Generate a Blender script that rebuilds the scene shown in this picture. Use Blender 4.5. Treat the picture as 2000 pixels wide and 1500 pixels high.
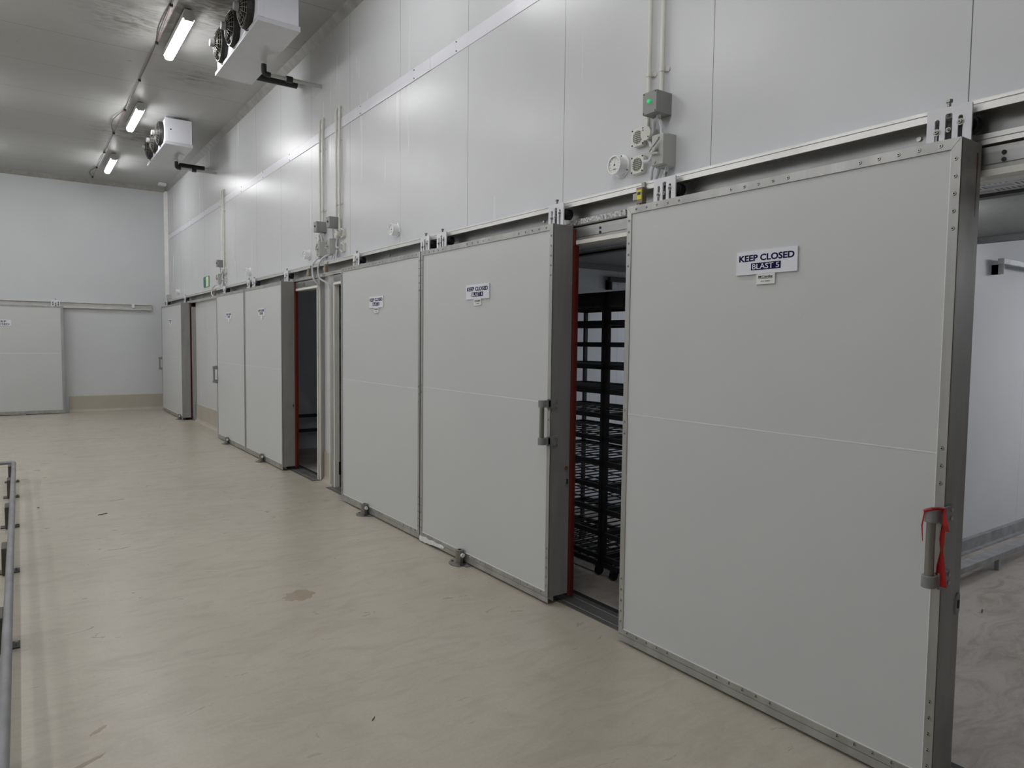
import bpy, math, random
from mathutils import Vector, Matrix

random.seed(7)
S = bpy.context.scene
COL = S.collection
for o in list(bpy.data.objects):
    bpy.data.objects.remove(o)

# ------------------------------------------------------------------ camera
CAM_H = 1.697
yaw, pitch, roll = math.radians(35.158), math.radians(-3.366), math.radians(0.6825)
F0 = Vector((math.sin(yaw), math.cos(yaw), 0)); R0 = Vector((math.cos(yaw), -math.sin(yaw), 0)); U0 = Vector((0, 0, 1))
F1 = F0 * math.cos(pitch) + U0 * math.sin(pitch); U1 = U0 * math.cos(pitch) - F0 * math.sin(pitch)
R2 = R0 * math.cos(roll) + U1 * math.sin(roll); U2 = U1 * math.cos(roll) - R0 * math.sin(roll)
cam = bpy.data.cameras.new('camera')
cam.sensor_width = 36.0
cam.lens = 36.0 * 1366.86 / 2000.0
cam.clip_start = 0.05
camo = bpy.data.objects.new('camera', cam); COL.objects.link(camo)
m = Matrix.Identity(4)
for i in range(3):
    m[i][0] = R2[i]; m[i][1] = U2[i]; m[i][2] = -F1[i]
m[2][3] = CAM_H
camo.matrix_world = m
S.camera = camo

# ------------------------------------------------------------------ world, exposure
w = bpy.data.worlds.new('world'); S.world = w; w.use_nodes = True
w.node_tree.nodes['Background'].inputs[0].default_value = (0.5, 0.52, 0.55, 1)
w.node_tree.nodes['Background'].inputs[1].default_value = 0.0
S.view_settings.view_transform = 'Standard'
S.view_settings.look = 'None'
S.view_settings.gamma = 1.0
S.view_settings.use_curve_mapping = False
S.view_settings.exposure = 2.13
LAMP = 11.0          # emission of the batten diffusers
ROOM_LAMP = 18.0

# layout of the place (metres): x to the right wall, y along it, z up
W = 3.0              # face of the long right wall
D = 2.761            # front face of the sliding doors
DB = 2.924           # back face of the sliding doors
DT = 2.45            # door top
L = 18.78            # end wall
CEIL = 5.29
X0, Y0 = -7.0, -5.0

# ------------------------------------------------------------------ materials
def new_mat(name):
    mt = bpy.data.materials.new(name); mt.use_nodes = True
    nt = mt.node_tree
    return mt, nt, nt.nodes['Principled BSDF']

def N(nt, typ, **kw):
    n = nt.nodes.new(typ)
    for k, v in kw.items():
        setattr(n, k, v)
    return n

def ramp(nt, fac, stops):
    r = N(nt, 'ShaderNodeValToRGB')
    while len(r.color_ramp.elements) < len(stops):
        r.color_ramp.elements.new(0.5)
    for e, (p, c) in zip(r.color_ramp.elements, stops):
        e.position = p
        e.color = (c[0], c[1], c[2], 1) if isinstance(c, tuple) else (c, c, c, 1)
    nt.links.new(fac, r.inputs[0])
    return r.outputs[0]

def coords(nt, scale=(1, 1, 1)):
    g = N(nt, 'ShaderNodeNewGeometry')
    mp = N(nt, 'ShaderNodeMapping'); mp.inputs['Scale'].default_value = scale
    nt.links.new(g.outputs['Position'], mp.inputs['Vector'])
    return mp.outputs[0]

def noise(nt, vec, scale, detail=4, rough=0.55, dist=0.0):
    n = N(nt, 'ShaderNodeTexNoise')
    n.inputs['Scale'].default_value = scale; n.inputs['Detail'].default_value = detail
    n.inputs['Roughness'].default_value = rough; n.inputs['Distortion'].default_value = dist
    nt.links.new(vec, n.inputs['Vector'])
    return n.outputs['Fac']

def mix(nt, fac, a, b, mode='MIX'):
    x = N(nt, 'ShaderNodeMix', data_type='RGBA', blend_type=mode)
    for sock, v in ((x.inputs[0], fac), (x.inputs[6], a), (x.inputs[7], b)):
        if isinstance(v, (int, float)):
            sock.default_value = v
        elif isinstance(v, tuple):
            sock.default_value = (v[0], v[1], v[2], 1)
        else:
            nt.links.new(v, sock)
    return x.outputs[2]

def math_n(nt, op, a, b=0.0, c=None):
    x = N(nt, 'ShaderNodeMath', operation=op)
    for i, v in enumerate((a, b) if c is None else (a, b, c)):
        if isinstance(v, (int, float)):
            x.inputs[i].default_value = v
        else:
            nt.links.new(v, x.inputs[i])
    return x.outputs[0]

def bump(nt, bs, h, strength=0.1, dist=0.01):
    b = N(nt, 'ShaderNodeBump'); b.inputs['Strength'].default_value = strength; b.inputs['Distance'].default_value = dist
    nt.links.new(h, b.inputs['Height']); nt.links.new(b.outputs[0], bs.inputs['Normal'])

def plain(name, col, rough=0.5, metal=0.0, var=0.06, scale=6.0, coat=0.0, bmp=0.0):
    mt, nt, bs = new_mat(name)
    n = noise(nt, coords(nt), scale)
    lo = tuple(c * (1 - var) for c in col); hi = tuple(min(1, c * (1 + var)) for c in col)
    nt.links.new(ramp(nt, n, [(0.3, lo), (0.7, hi)]), bs.inputs['Base Color'])
    bs.inputs['Roughness'].default_value = rough; bs.inputs['Metallic'].default_value = metal
    if coat:
        bs.inputs['Coat Weight'].default_value = coat; bs.inputs['Coat Roughness'].default_value = 0.15
    if bmp:
        bump(nt, bs, n, bmp, 0.002)
    return mt

def emit(name, col, strength):
    mt, nt, bs = new_mat(name)
    bs.inputs['Base Color'].default_value = (0.9, 0.9, 0.9, 1)
    bs.inputs['Emission Color'].default_value = (*col, 1)
    bs.inputs['Emission Strength'].default_value = strength
    return mt

def joint_lines(nt, axis, period, phase, half):
    """1 on the thin joint lines between panels, 0 elsewhere"""
    g = N(nt, 'ShaderNodeNewGeometry'); sp = N(nt, 'ShaderNodeSeparateXYZ')
    nt.links.new(g.outputs['Position'], sp.inputs[0])
    v = math_n(nt, 'SUBTRACT', sp.outputs[axis], phase - period * 100)
    v = math_n(nt, 'MODULO', v, period)
    v = math_n(nt, 'MINIMUM', v, math_n(nt, 'SUBTRACT', period, v))
    return math_n(nt, 'LESS_THAN', v, half), sp

def panel_mat(name, col, axis, period, phase, rough=0.3, streak=(1, 1, 1), line=0.22, half=0.0020, spec=0.32):
    mt, nt, bs = new_mat(name)
    ln, sp = joint_lines(nt, axis, period, phase, half)
    st = noise(nt, coords(nt, streak), 7.0, 3, 0.5)
    sp2 = noise(nt, coords(nt), 1.3, 3)
    base = ramp(nt, sp2, [(0.3, tuple(c * 0.965 for c in col)), (0.7, col)])
    base = mix(nt, ln, base, tuple(c * line for c in col))
    nt.links.new(base, bs.inputs['Base Color'])
    nt.links.new(ramp(nt, st, [(0.25, rough * 0.96), (0.8, rough * 1.08)]), bs.inputs['Roughness'])
    fine = noise(nt, coords(nt, tuple(s * 3 for s in streak)), 9.0, 2, 0.5)
    h = math_n(nt, 'ADD', math_n(nt, 'MULTIPLY', fine, 0.12), math_n(nt, 'MULTIPLY', ln, -2.0))
    bs.inputs['Specular IOR Level'].default_value = spec
    bump(nt, bs, h, 0.035, 0.004)
    return mt

M = {}
M['wall'] = panel_mat('white_panel_wall', (0.625, 0.633, 0.642), 1, 1.2255, 1.243, 0.26, (1, 1, 0.05))
M['wall_end'] = panel_mat('white_panel_end_wall', (0.63, 0.645, 0.66), 0, 1.25, 0.52, 0.36, (1, 1, 0.05), 0.93)
M['room_wall'] = panel_mat('room_panel', (0.66, 0.675, 0.70), 0, 1.2, 0.35, 0.33, (1, 1, 0.05), 0.6)

def ceiling_mat():
    mt, nt, bs = new_mat('ceiling_panel')
    ln, sp = joint_lines(nt, 1, 1.24, 11.3, 0.006)
    col = (0.43, 0.43, 0.42)
    n1 = noise(nt, coords(nt, (1.0, 1.6, 1)), 1.1, 5, 0.6, 0.4)
    n2 = noise(nt, coords(nt, (1.2, 2.6, 1)), 3.5, 7, 0.7, 0.6)
    base = ramp(nt, n1, [(0.3, tuple(c * 0.93 for c in col)), (0.7, col)])
    # soot streaks blown on the panels in front of the cooler fans
    mask = None
    for xc, yc, rad in ((1.85, 8.30, 0.95), (1.15, 9.15, 0.75), (1.85, 14.15, 0.95), (2.1, 10.6, 0.6)):
        dx = math_n(nt, 'SUBTRACT', sp.outputs[0], xc)
        dy = math_n(nt, 'SUBTRACT', sp.outputs[1], yc)
        d = math_n(nt, 'SQRT', math_n(nt, 'ADD', math_n(nt, 'MULTIPLY', dx, dx), math_n(nt, 'MULTIPLY', dy, dy)))
        d = math_n(nt, 'SUBTRACT', rad, d); d = math_n(nt, 'MAXIMUM', d, 0.0)
        mask = d if mask is None else math_n(nt, 'MAXIMUM', mask, d)
    dirt = math_n(nt, 'MULTIPLY', mask, ramp(nt, n2, [(0.38, 0.0), (0.62, 1.4)]))
    dirt = math_n(nt, 'MINIMUM', dirt, 0.85)
    base = mix(nt, dirt, base, (0.11, 0.095, 0.075))
    spots = noise(nt, coords(nt, (1, 2.2, 1)), 6.0, 2, 0.5)
    base = mix(nt, ramp(nt, spots, [(0.755, 0.0), (0.775, 0.65)]), base, (0.12, 0.11, 0.10))
    base = mix(nt, math_n(nt, 'MULTIPLY', ln, 0.8), base, (0.20, 0.195, 0.185))
    nt.links.new(base, bs.inputs['Base Color'])
    nt.links.new(ramp(nt, n1, [(0.3, 0.37), (0.8, 0.41)]), bs.inputs['Roughness'])
    h = math_n(nt, 'ADD', math_n(nt, 'MULTIPLY', n1, 0.12), math_n(nt, 'MULTIPLY', ln, -0.6))
    bump(nt, bs, h, 0.05, 0.006)
    return mt
M['ceiling'] = ceiling_mat()

def floor_mat(name, c1, c2, dark, rough, wear):
    mt, nt, bs = new_mat(name)
    n1 = noise(nt, coords(nt), 0.9, 6, 0.6, 0.3)
    n2 = noise(nt, coords(nt, (1.0, 2.6, 1)), 2.6, 6, 0.68, 1.2)
    n3 = noise(nt, coords(nt, (1.0, 3.0, 1)), 11.0, 3, 0.5, 0.4)
    n4 = noise(nt, coords(nt), 60.0, 2, 0.5)
    base = ramp(nt, n1, [(0.30, c1), (0.70, c2)])
    base = mix(nt, ramp(nt, n2, [(0.47, 0.0), (0.80, wear)]), base, dark)
    base = mix(nt, ramp(nt, n3, [(0.73, 0.0), (0.80, wear * 0.8)]), base, tuple(c * 0.6 for c in dark))
    base = mix(nt, ramp(nt, n4, [(0.35, 0.10), (0.7, 0.0)]), base, tuple(c * 0.7 for c in dark))
    nt.links.new(base, bs.inputs['Base Color'])
    nt.links.new(ramp(nt, n2, [(0.3, rough), (0.75, rough * 1.5)]), bs.inputs['Roughness'])
    bump(nt, bs, math_n(nt, 'ADD', n1, math_n(nt, 'MULTIPLY', n4, 0.05)), 0.10, 0.01)
    return mt
M['floor'] = floor_mat('epoxy_floor', (0.465, 0.425, 0.345), (0.53, 0.488, 0.405), (0.27, 0.235, 0.18), 0.26, 0.46)
M['room_floor'] = floor_mat('worn_room_floor', (0.33, 0.295, 0.265), (0.43, 0.39, 0.355), (0.17, 0.145, 0.125), 0.5, 0.75)
M['coving'] = plain('beige_epoxy_skirting', (0.46, 0.425, 0.355), 0.4, var=0.05, scale=3)

def metal(name, col, rough, stain=0.25, axis_scale=(1, 1, 0.15), met=0.85, smudge=0.5):
    mt, nt, bs = new_mat(name)
    n1 = noise(nt, coords(nt, axis_scale), 9.0, 5, 0.6, 0.3)
    n2 = noise(nt, coords(nt, (1, 1, 0.5)), 3.0, 4, 0.6)
    base = ramp(nt, n1, [(0.25, tuple(c * (1 - stain) for c in col)), (0.7, col)])
    base = mix(nt, ramp(nt, n2, [(0.5, 0.0), (0.75, smudge)]), base, tuple(c * 0.62 for c in col))
    nt.links.new(base, bs.inputs['Base Color'])
    bs.inputs['Metallic'].default_value = met
    nt.links.new(ramp(nt, n2, [(0.3, rough), (0.75, rough * 1.5)]), bs.inputs['Roughness'])
    return mt
M['alu'] = metal('aluminium_trim', (0.50, 0.495, 0.48), 0.33, 0.32, smudge=0.6, met=0.6)
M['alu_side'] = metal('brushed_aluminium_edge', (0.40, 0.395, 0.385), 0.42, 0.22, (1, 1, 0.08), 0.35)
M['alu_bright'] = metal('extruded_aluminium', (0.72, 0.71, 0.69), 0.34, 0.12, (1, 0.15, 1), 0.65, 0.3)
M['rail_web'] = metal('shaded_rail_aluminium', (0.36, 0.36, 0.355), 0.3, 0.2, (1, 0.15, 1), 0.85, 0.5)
M['galv'] = metal('galvanised_steel', (0.42, 0.43, 0.44), 0.45, 0.4, (1, 1, 1), 0.6)
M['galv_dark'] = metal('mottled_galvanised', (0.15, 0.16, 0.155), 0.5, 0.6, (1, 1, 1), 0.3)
M['sill'] = metal('worn_steel_sill', (0.20, 0.195, 0.19), 0.42, 0.35, (1, 0.2, 1), 0.5)
M['rivet'] = plain('steel_rivet', (0.5, 0.49, 0.47), 0.3, 0.9)
M['bolt_steel'] = plain('bolt_steel', (0.30, 0.29, 0.275), 0.28, 0.85)
M['hole'] = plain('dark_recess', (0.015, 0.015, 0.015), 0.7)
M['black'] = plain('black_rubber', (0.012, 0.012, 0.013), 0.55)
M['bar_black'] = plain('black_beam', (0.03, 0.033, 0.036), 0.5)
M['white_paint'] = plain('white_powder_coat', (0.74, 0.745, 0.78), 0.35, var=0.02)
M['white_trim'] = plain('white_trim', (0.72, 0.72, 0.77), 0.3, var=0.03)
M['white_break'] = plain('white_thermal_break', (0.80, 0.785, 0.73), 0.45, var=0.04)
M['seam'] = plain('white_panel_seam', (0.78, 0.78, 0.76), 0.45, var=0.02)
M['leaf'] = plain('light_grey_door_panel', (0.598, 0.612, 0.612), 0.34, var=0.012, scale=1.2)
M['seal'] = plain('dark_red_rubber_seal', (0.12, 0.008, 0.005), 0.45, var=0.2)
M['sign_white'] = plain('sign_white', (0.78, 0.79, 0.85), 0.35, var=0.01)
M['plate_white'] = plain('small_plate_white', (0.80, 0.80, 0.78), 0.4, var=0.01)
M['navy'] = plain('navy_print', (0.004, 0.004, 0.055), 0.6, var=0.05)
M['navy'].node_tree.nodes['Principled BSDF'].inputs['Specular IOR Level'].default_value = 0.15
M['ink'] = plain('black_print', (0.02, 0.02, 0.03), 0.5)
M['pvc'] = plain('cream_white_pvc', (0.70, 0.69, 0.64), 0.4, var=0.05)
M['pvc_flex'] = plain('pale_grey_flexible_conduit', (0.60, 0.62, 0.65), 0.45, var=0.05)
M['box_grey'] = plain('mid_grey_plastic', (0.265, 0.265, 0.26), 0.42, var=0.03)
M['isolator'] = plain('light_grey_plastic', (0.46, 0.46, 0.44), 0.42, var=0.03)
M['gauge_white'] = plain('gauge_white', (0.82, 0.82, 0.82), 0.3, var=0.01)
M['green_led'] = emit('green_lamp_lens', (0.02, 0.75, 0.2), 0.10)
M['green_led'].node_tree.nodes['Principled BSDF'].inputs['Base Color'].default_value = (0.01, 0.5, 0.15, 1)
M['green_dark'] = plain('unlit_green_lens', (0.01, 0.12, 0.06), 0.3)
M['handle_grey'] = plain('grey_handle_bracket', (0.25, 0.25, 0.255), 0.4, var=0.04)
M['steel'] = metal('stainless_tube', (0.34, 0.33, 0.31), 0.28, 0.2, (1, 1, 0.1), 0.9)
M['tape_red'] = plain('red_plastic_tape', (0.42, 0.010, 0.010), 0.3, var=0.3, scale=30)
M['yellow'] = plain('yellow_label', (0.70, 0.66, 0.03), 0.5)
M['brass'] = plain('tarnished_switch_housing', (0.25, 0.20, 0.14), 0.45, 0.3, var=0.25, scale=40)
M['rack'] = plain('black_rack_steel', (0.010, 0.010, 0.011), 0.5, var=0.4)
M['pipe_grey'] = metal('weathered_grey_pipe', (0.32, 0.32, 0.33), 0.42, 0.25, (1, 0.3, 1), 0.5)
M['post_dark'] = plain('dark_brown_steel', (0.075, 0.067, 0.06), 0.5, var=0.3)
M['cooler'] = plain('cooler_white_casing', (0.74, 0.745, 0.80), 0.32, var=0.015)
M['cooler_under'] = plain('cooler_drip_tray', (0.60, 0.61, 0.63), 0.16, var=0.02)
M['fan_black'] = plain('fan_black', (0.012, 0.012, 0.012), 0.45)
M['fan_wire'] = plain('fan_guard_wire', (0.22, 0.21, 0.19), 0.35, 0.5)
M['motor'] = plain('fan_motor_grey', (0.30, 0.30, 0.31), 0.4)
M['lamp_base'] = plain('grey_lamp_housing', (0.42, 0.42, 0.41), 0.45)
M['tube'] = emit('lit_lamp_diffuser', (0.985, 0.99, 1.0), LAMP)
M['room_tube'] = emit('lit_room_diffuser', (0.97, 0.985, 1.0), ROOM_LAMP)
M['room_tube_mid'] = emit('room_diffuser', (0.9, 0.95, 1.0), ROOM_LAMP * 1.0)
M['room_tube_dim'] = emit('dim_room_diffuser', (0.80, 0.92, 1.0), ROOM_LAMP * 0.16)
M['wire_red'] = plain('thin_red_wire', (0.30, 0.10, 0.08), 0.5)
M['cable_dark'] = plain('dark_grey_cable', (0.09, 0.09, 0.09), 0.5)
M['exit_green'] = plain('exit_sign_green', (0.01, 0.19, 0.11), 0.35)
M['exit_glow'] = plain('photoluminescent_white', (0.72, 0.80, 0.55), 0.4)
M['dark_panel'] = plain('dark_grey_ceiling_panel', (0.20, 0.20, 0.195), 0.5, var=0.10, scale=30, bmp=0.3)
M['foil'] = plain('crumpled_white_tape', (0.75, 0.75, 0.74), 0.35, var=0.1, scale=40, bmp=0.6)
M['debris'] = plain('dark_debris', (0.06, 0.05, 0.04), 0.7)
M['puddle'] = plain('dried_spill', (0.40, 0.345, 0.27), 0.18, var=0.08, scale=8)
M['rust'] = plain('rust_streak', (0.16, 0.09, 0.05), 0.7, var=0.3, scale=40)
M['frost'] = plain('frosted_strip', (0.42, 0.42, 0.42), 0.35, 0.3, var=0.75, scale=70, bmp=0.8)

def perforated():
    mt, nt, bs = new_mat('perforated_sheet')
    g = N(nt, 'ShaderNodeNewGeometry'); sp = N(nt, 'ShaderNodeSeparateXYZ'); nt.links.new(g.outputs['Position'], sp.inputs[0])
    u = math_n(nt, 'DIVIDE', sp.outputs[0], 0.075); v = math_n(nt, 'DIVIDE', math_n(nt, 'ADD', sp.outputs[1], 20), 0.10)
    ck = math_n(nt, 'MODULO', math_n(nt, 'ADD', math_n(nt, 'FLOOR', u), math_n(nt, 'FLOOR', v)), 2.0)
    fu = math_n(nt, 'FRACT', u); fv = math_n(nt, 'FRACT', math_n(nt, 'MULTIPLY', v, 5.0))
    inr = math_n(nt, 'MULTIPLY', math_n(nt, 'GREATER_THAN', fu, 0.18), math_n(nt, 'LESS_THAN', fu, 0.82))
    slot = math_n(nt, 'MULTIPLY', math_n(nt, 'MULTIPLY', inr, math_n(nt, 'LESS_THAN', fv, 0.42)), ck)
    base = mix(nt, math_n(nt, 'MULTIPLY', math_n(nt, 'SUBTRACT', 1.0, ck), math_n(nt, 'MULTIPLY', inr, 0.8)), (0.62, 0.62, 0.62), (0.30, 0.31, 0.31))
    base = mix(nt, slot, base, (0.03, 0.03, 0.03))
    nt.links.new(base, bs.inputs['Base Color']); bs.inputs['Roughness'].default_value = 0.4
    return mt
M['perf'] = perforated()

# ------------------------------------------------------------------ mesh building
class MB:
    def __init__(s):
        s.v = []; s.f = []
    def add(s, vs, fs):
        b = len(s.v); s.v += [Vector(p) for p in vs]; s.f += [tuple(i + b for i in f) for f in fs]; return s
    def box(s, x0, x1, y0, y1, z0, z1):
        return s.add([(x0, y0, z0), (x1, y0, z0), (x1, y1, z0), (x0, y1, z0), (x0, y0, z1), (x1, y0, z1), (x1, y1, z1), (x0, y1, z1)],
                     [(0, 3, 2, 1), (4, 5, 6, 7), (0, 1, 5, 4), (1, 2, 6, 5), (2, 3, 7, 6), (3, 0, 4, 7)])
    def cyl(s, a, b, r, n=16, r2=None, caps=True):
        a = Vector(a); b = Vector(b); d = (b - a).normalized(); r2 = r if r2 is None else r2
        u = d.cross(Vector((0, 0, 1)) if abs(d.z) < 0.9 else Vector((1, 0, 0))).normalized(); t = d.cross(u)
        vs = []
        for c, rr in ((a, r), (b, r2)):
            for i in range(n):
                k = 2 * math.pi * i / n
                vs.append(c + u * rr * math.cos(k) + t * rr * math.sin(k))
        fs = [(i, (i + 1) % n, n + (i + 1) % n, n + i) for i in range(n)]
        if caps:
            fs += [tuple(range(n - 1, -1, -1)), tuple(range(n, 2 * n))]
        return s.add(vs, fs)
    def tube(s, pts, r, n=10, corr=0.0):
        pts = [Vector(p) for p in pts]
        rings = []; prev = None
        for i, p in enumerate(pts):
            d = ((pts[min(i + 1, len(pts) - 1)] - pts[max(i - 1, 0)])).normalized()
            if prev is None:
                u = d.cross(Vector((0, 0, 1)) if abs(d.z) < 0.9 else Vector((1, 0, 0))).normalized()
            else:
                u = (prev - d * prev.dot(d)).normalized()
            prev = u; t = d.cross(u)
            rr = r * (1 + (corr if i % 2 else 0))
            rings.append([p + u * rr * math.cos(2 * math.pi * k / n) + t * rr * math.sin(2 * math.pi * k / n) for k in range(n)])
        vs = [q for rg in rings for q in rg]; fs = []
        for i in range(len(pts) - 1):
            for k in range(n):
                fs.append((i * n + k, i * n + (k + 1) % n, (i + 1) * n + (k + 1) % n, (i + 1) * n + k))
        fs += [tuple(range(n - 1, -1, -1)), tuple(range((len(pts) - 1) * n, len(pts) * n))]
        return s.add(vs, fs)
    def prism_y(s, prof, y0, y1):
        """profile of (x, z) swept along y"""
        n = len(prof)
        vs = [(x, y0, z) for x, z in prof] + [(x, y1, z) for x, z in prof]
        return s.add(vs, [(i, (i + 1) % n, n + (i + 1) % n, n + i) for i in range(n)] + [tuple(range(n - 1, -1, -1)), tuple(range(n, 2 * n))])
    def prism_x(s, prof, x0, x1):
        """profile of (y, z) swept along x"""
        n = len(prof)
        vs = [(x0, y, z) for y, z in prof] + [(x1, y, z) for y, z in prof]
        return s.add(vs, [(i, (i + 1) % n, n + (i + 1) % n, n + i) for i in range(n)] + [tuple(range(n - 1, -1, -1)), tuple(range(n, 2 * n))])
    def prism_z(s, prof, z0, z1):
        n = len(prof)
        vs = [(x, y, z0) for x, y in prof] + [(x, y, z1) for x, y in prof]
        return s.add(vs, [(i, (i + 1) % n, n + (i + 1) % n, n + i) for i in range(n)] + [tuple(range(n - 1, -1, -1)), tuple(range(n, 2 * n))])
    def build(s, name, mat, parent=None, bevel=0.0, smooth=False, origin=None):
        me = bpy.data.meshes.new(name)
        if parent is not None:
            og = world_origin(parent)
        elif origin is not None:
            og = Vector(origin)
        else:
            xs = [p.x for p in s.v]; ys = [p.y for p in s.v]; zs = [p.z for p in s.v]
            og = Vector(((min(xs) + max(xs)) / 2, (min(ys) + max(ys)) / 2, min(zs)))
        me.from_pydata([tuple(p - og) for p in s.v], [], s.f); me.update()
        import bmesh
        bm = bmesh.new(); bm.from_mesh(me); bmesh.ops.recalc_face_normals(bm, faces=bm.faces); bm.to_mesh(me); bm.free()
        me.materials.append(M[mat])
        o = bpy.data.objects.new(name, me); COL.objects.link(o)
        if parent is not None:
            o.parent = parent
        else:
            o.location = og
        if smooth:
            me.polygons.foreach_set('use_smooth', [True] * len(me.polygons))
            es = o.modifiers.new('edges', 'EDGE_SPLIT'); es.split_angle = math.radians(35)
        if bevel:
            b = o.modifiers.new('bevel', 'BEVEL'); b.width = bevel; b.segments = 2; b.limit_method = 'ANGLE'
        return o

def world_origin(o):
    v = Vector((0, 0, 0))
    while o is not None:
        v = v + o.location; o = o.parent
    return v

def tag(o, label, cat, group=None, kind=None):
    if label: o['label'] = label
    if cat: o['category'] = cat
    if group: o['group'] = group
    if kind: o['kind'] = kind
    return o

def thing(name, loc, label, cat, group=None, kind=None):
    o = bpy.data.objects.new(name, None); o.empty_display_size = 0.05
    o.location = loc; COL.objects.link(o)
    return tag(o, label, cat, group, kind)

def struct(o, label=None, cat=None):
    return tag(o, label, cat, None, 'structure')

def bez(p0, p1, p2, p3, n=14):
    P = [Vector(p) for p in (p0, p1, p2, p3)]; out = []
    for i in range(n + 1):
        t = i / n; k = 1 - t
        out.append(P[0] * k ** 3 + P[1] * 3 * k * k * t + P[2] * 3 * k * t * t + P[3] * t ** 3)
    return out

def text_mb(txt, w, h, place, bold=0.0, shear=0.0, depth=0.0008):
    """lettering as solid mesh; place(u, v, d) maps sign coordinates (u right, v up, d out) to the world"""
    cu = bpy.data.curves.new('t', 'FONT'); cu.body = txt; cu.size = 1.0; cu.offset = bold; cu.extrude = 0.5; cu.shear = shear
    cu.resolution_u = 3
    to = bpy.data.objects.new('t', cu); COL.objects.link(to)
    dg = bpy.context.evaluated_depsgraph_get()
    me = bpy.data.meshes.new_from_object(to.evaluated_get(dg))
    bpy.data.objects.remove(to); bpy.data.curves.remove(cu)
    xs = [v.co.x for v in me.vertices]; ys = [v.co.y for v in me.vertices]
    x0, x1, y0, y1 = min(xs), max(xs), min(ys), max(ys)
    mb = MB()
    mb.add([place(((v.co.x - x0) / (x1 - x0) - 0.5) * w, ((v.co.y - y0) / (y1 - y0) - 0.5) * h, (v.co.z + 0.5) * depth) for v in me.vertices],
           [tuple(p.vertices) for p in me.polygons])
    bpy.data.meshes.remove(me)
    return mb

# ------------------------------------------------------------------ structure
struct(MB().box(X0, W, Y0, L, -0.1, 0.0).build('floor', 'floor'), 'glossy beige epoxy floor of the cold store hall', 'floor')
struct(MB().box(W, 10.2, Y0, L, -0.1, -0.001).build('floor', 'room_floor'), 'worn dirty beige floor inside the blast rooms', 'floor')
struct(MB().box(X0, W + 0.15, Y0, L + 0.15, CEIL, CEIL + 0.12).build('ceiling', 'ceiling'), 'grey white panelled ceiling with soot marks', 'ceiling')
struct(MB().box(X0, W + 0.15, L, L + 0.15, 0, CEIL).build('wall_end', 'wall_end'), 'white panelled end wall of the hall', 'wall')
struct(MB().box(X0 - 0.15, X0, Y0, L, 0, CEIL).build('wall_left', 'wall_end'), 'white panelled left wall', 'wall')
struct(MB().box(X0, W + 0.15, Y0 - 0.15, Y0, 0, CEIL).build('wall_back', 'wall_end'), 'white panelled wall behind the viewer', 'wall')

OPEN = [(-0.45, 1.33), (2.80, 4.38), (6.20, 7.72), (8.27, 9.85)]   # doorways with something to see through them
HEAD = 2.345
wr = MB(); y = Y0
for a, b in OPEN:
    wr.box(W, W + 0.15, y, a, 0, CEIL); wr.box(W, W + 0.15, a, b, HEAD, CEIL); y = b
wr.box(W, W + 0.15, y, L, 0, CEIL)
struct(wr.build('wall_right', 'wall'), 'long white panelled right wall above the sliding doors', 'wall')

# flat strip covering the horizontal joint of the wall panels, in lapped lengths
y = Y0; lens = [(Y0, 5.6), (5.55, 9.2), (9.15, 13.2), (13.15, L - 0.05)]
for i, (a, b) in enumerate(lens):
    t = 0.004 + 0.003 * (i % 2)
    o = MB().box(W - t, W, a, b, 4.065, 4.175).build('trim_%d' % (i + 1), 'white_trim', bevel=0.001)
    struct(o, 'white metal cover strip along the upper wall joint', 'trim')
    k = a + 0.3
    while k < b - 0.1:
        for zz in (4.083, 4.157):
            r = MB().cyl((W - t, k, zz), (W - t - 0.004, k, zz), 0.006, 8).build('rivet', 'hole', o)
        k += 1.2255
# coving between ceiling and walls
struct(MB().prism_y([(W, CEIL), (W - 0.075, CEIL), (W, CEIL - 0.075)], Y0, L).build('trim_5', 'alu'), 'grey metal angle along the ceiling edge of the right wall', 'trim')
struct(MB().prism_x([(L, CEIL), (L - 0.09, CEIL), (L, CEIL - 0.09)], X0, W - 0.05).build('trim_6', 'alu'), 'grey metal angle along the ceiling edge of the end wall', 'trim')
struct(MB().prism_z([(W, L), (W - 0.075, L), (W, L - 0.075)], 0, CEIL - 0.06).build('trim_7', 'alu_bright'), 'shiny metal corner strip where end and right walls meet', 'trim')

def skirting_right(y0, y1, nm):
    prof = [(W, 0.0), (W - 0.075, 0.0), (W - 0.05, 0.006), (W - 0.025, 0.03), (W - 0.014, 0.06), (W - 0.012, 0.36), (W - 0.006, 0.368), (W, 0.368)]
    struct(MB().prism_y(prof, y0, y1).build(nm, 'coving'), 'beige coved skirting along the right wall', 'skirting')
skirting_right(7.79, 8.17, 'baseboard_right')
skirting_right(9.98, 15.6, 'baseboard_right')
prof = [(L, 0.0), (L - 0.075, 0.0), (L - 0.05, 0.006), (L - 0.025, 0.03), (L - 0.014, 0.06), (L - 0.012, 0.36), (L - 0.006, 0.368), (L, 0.368)]
struct(MB().prism_x(prof, 0.9, W - 0.05).build('baseboard_end', 'coving'), 'beige coved skirting along the end wall', 'skirting')

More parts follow.
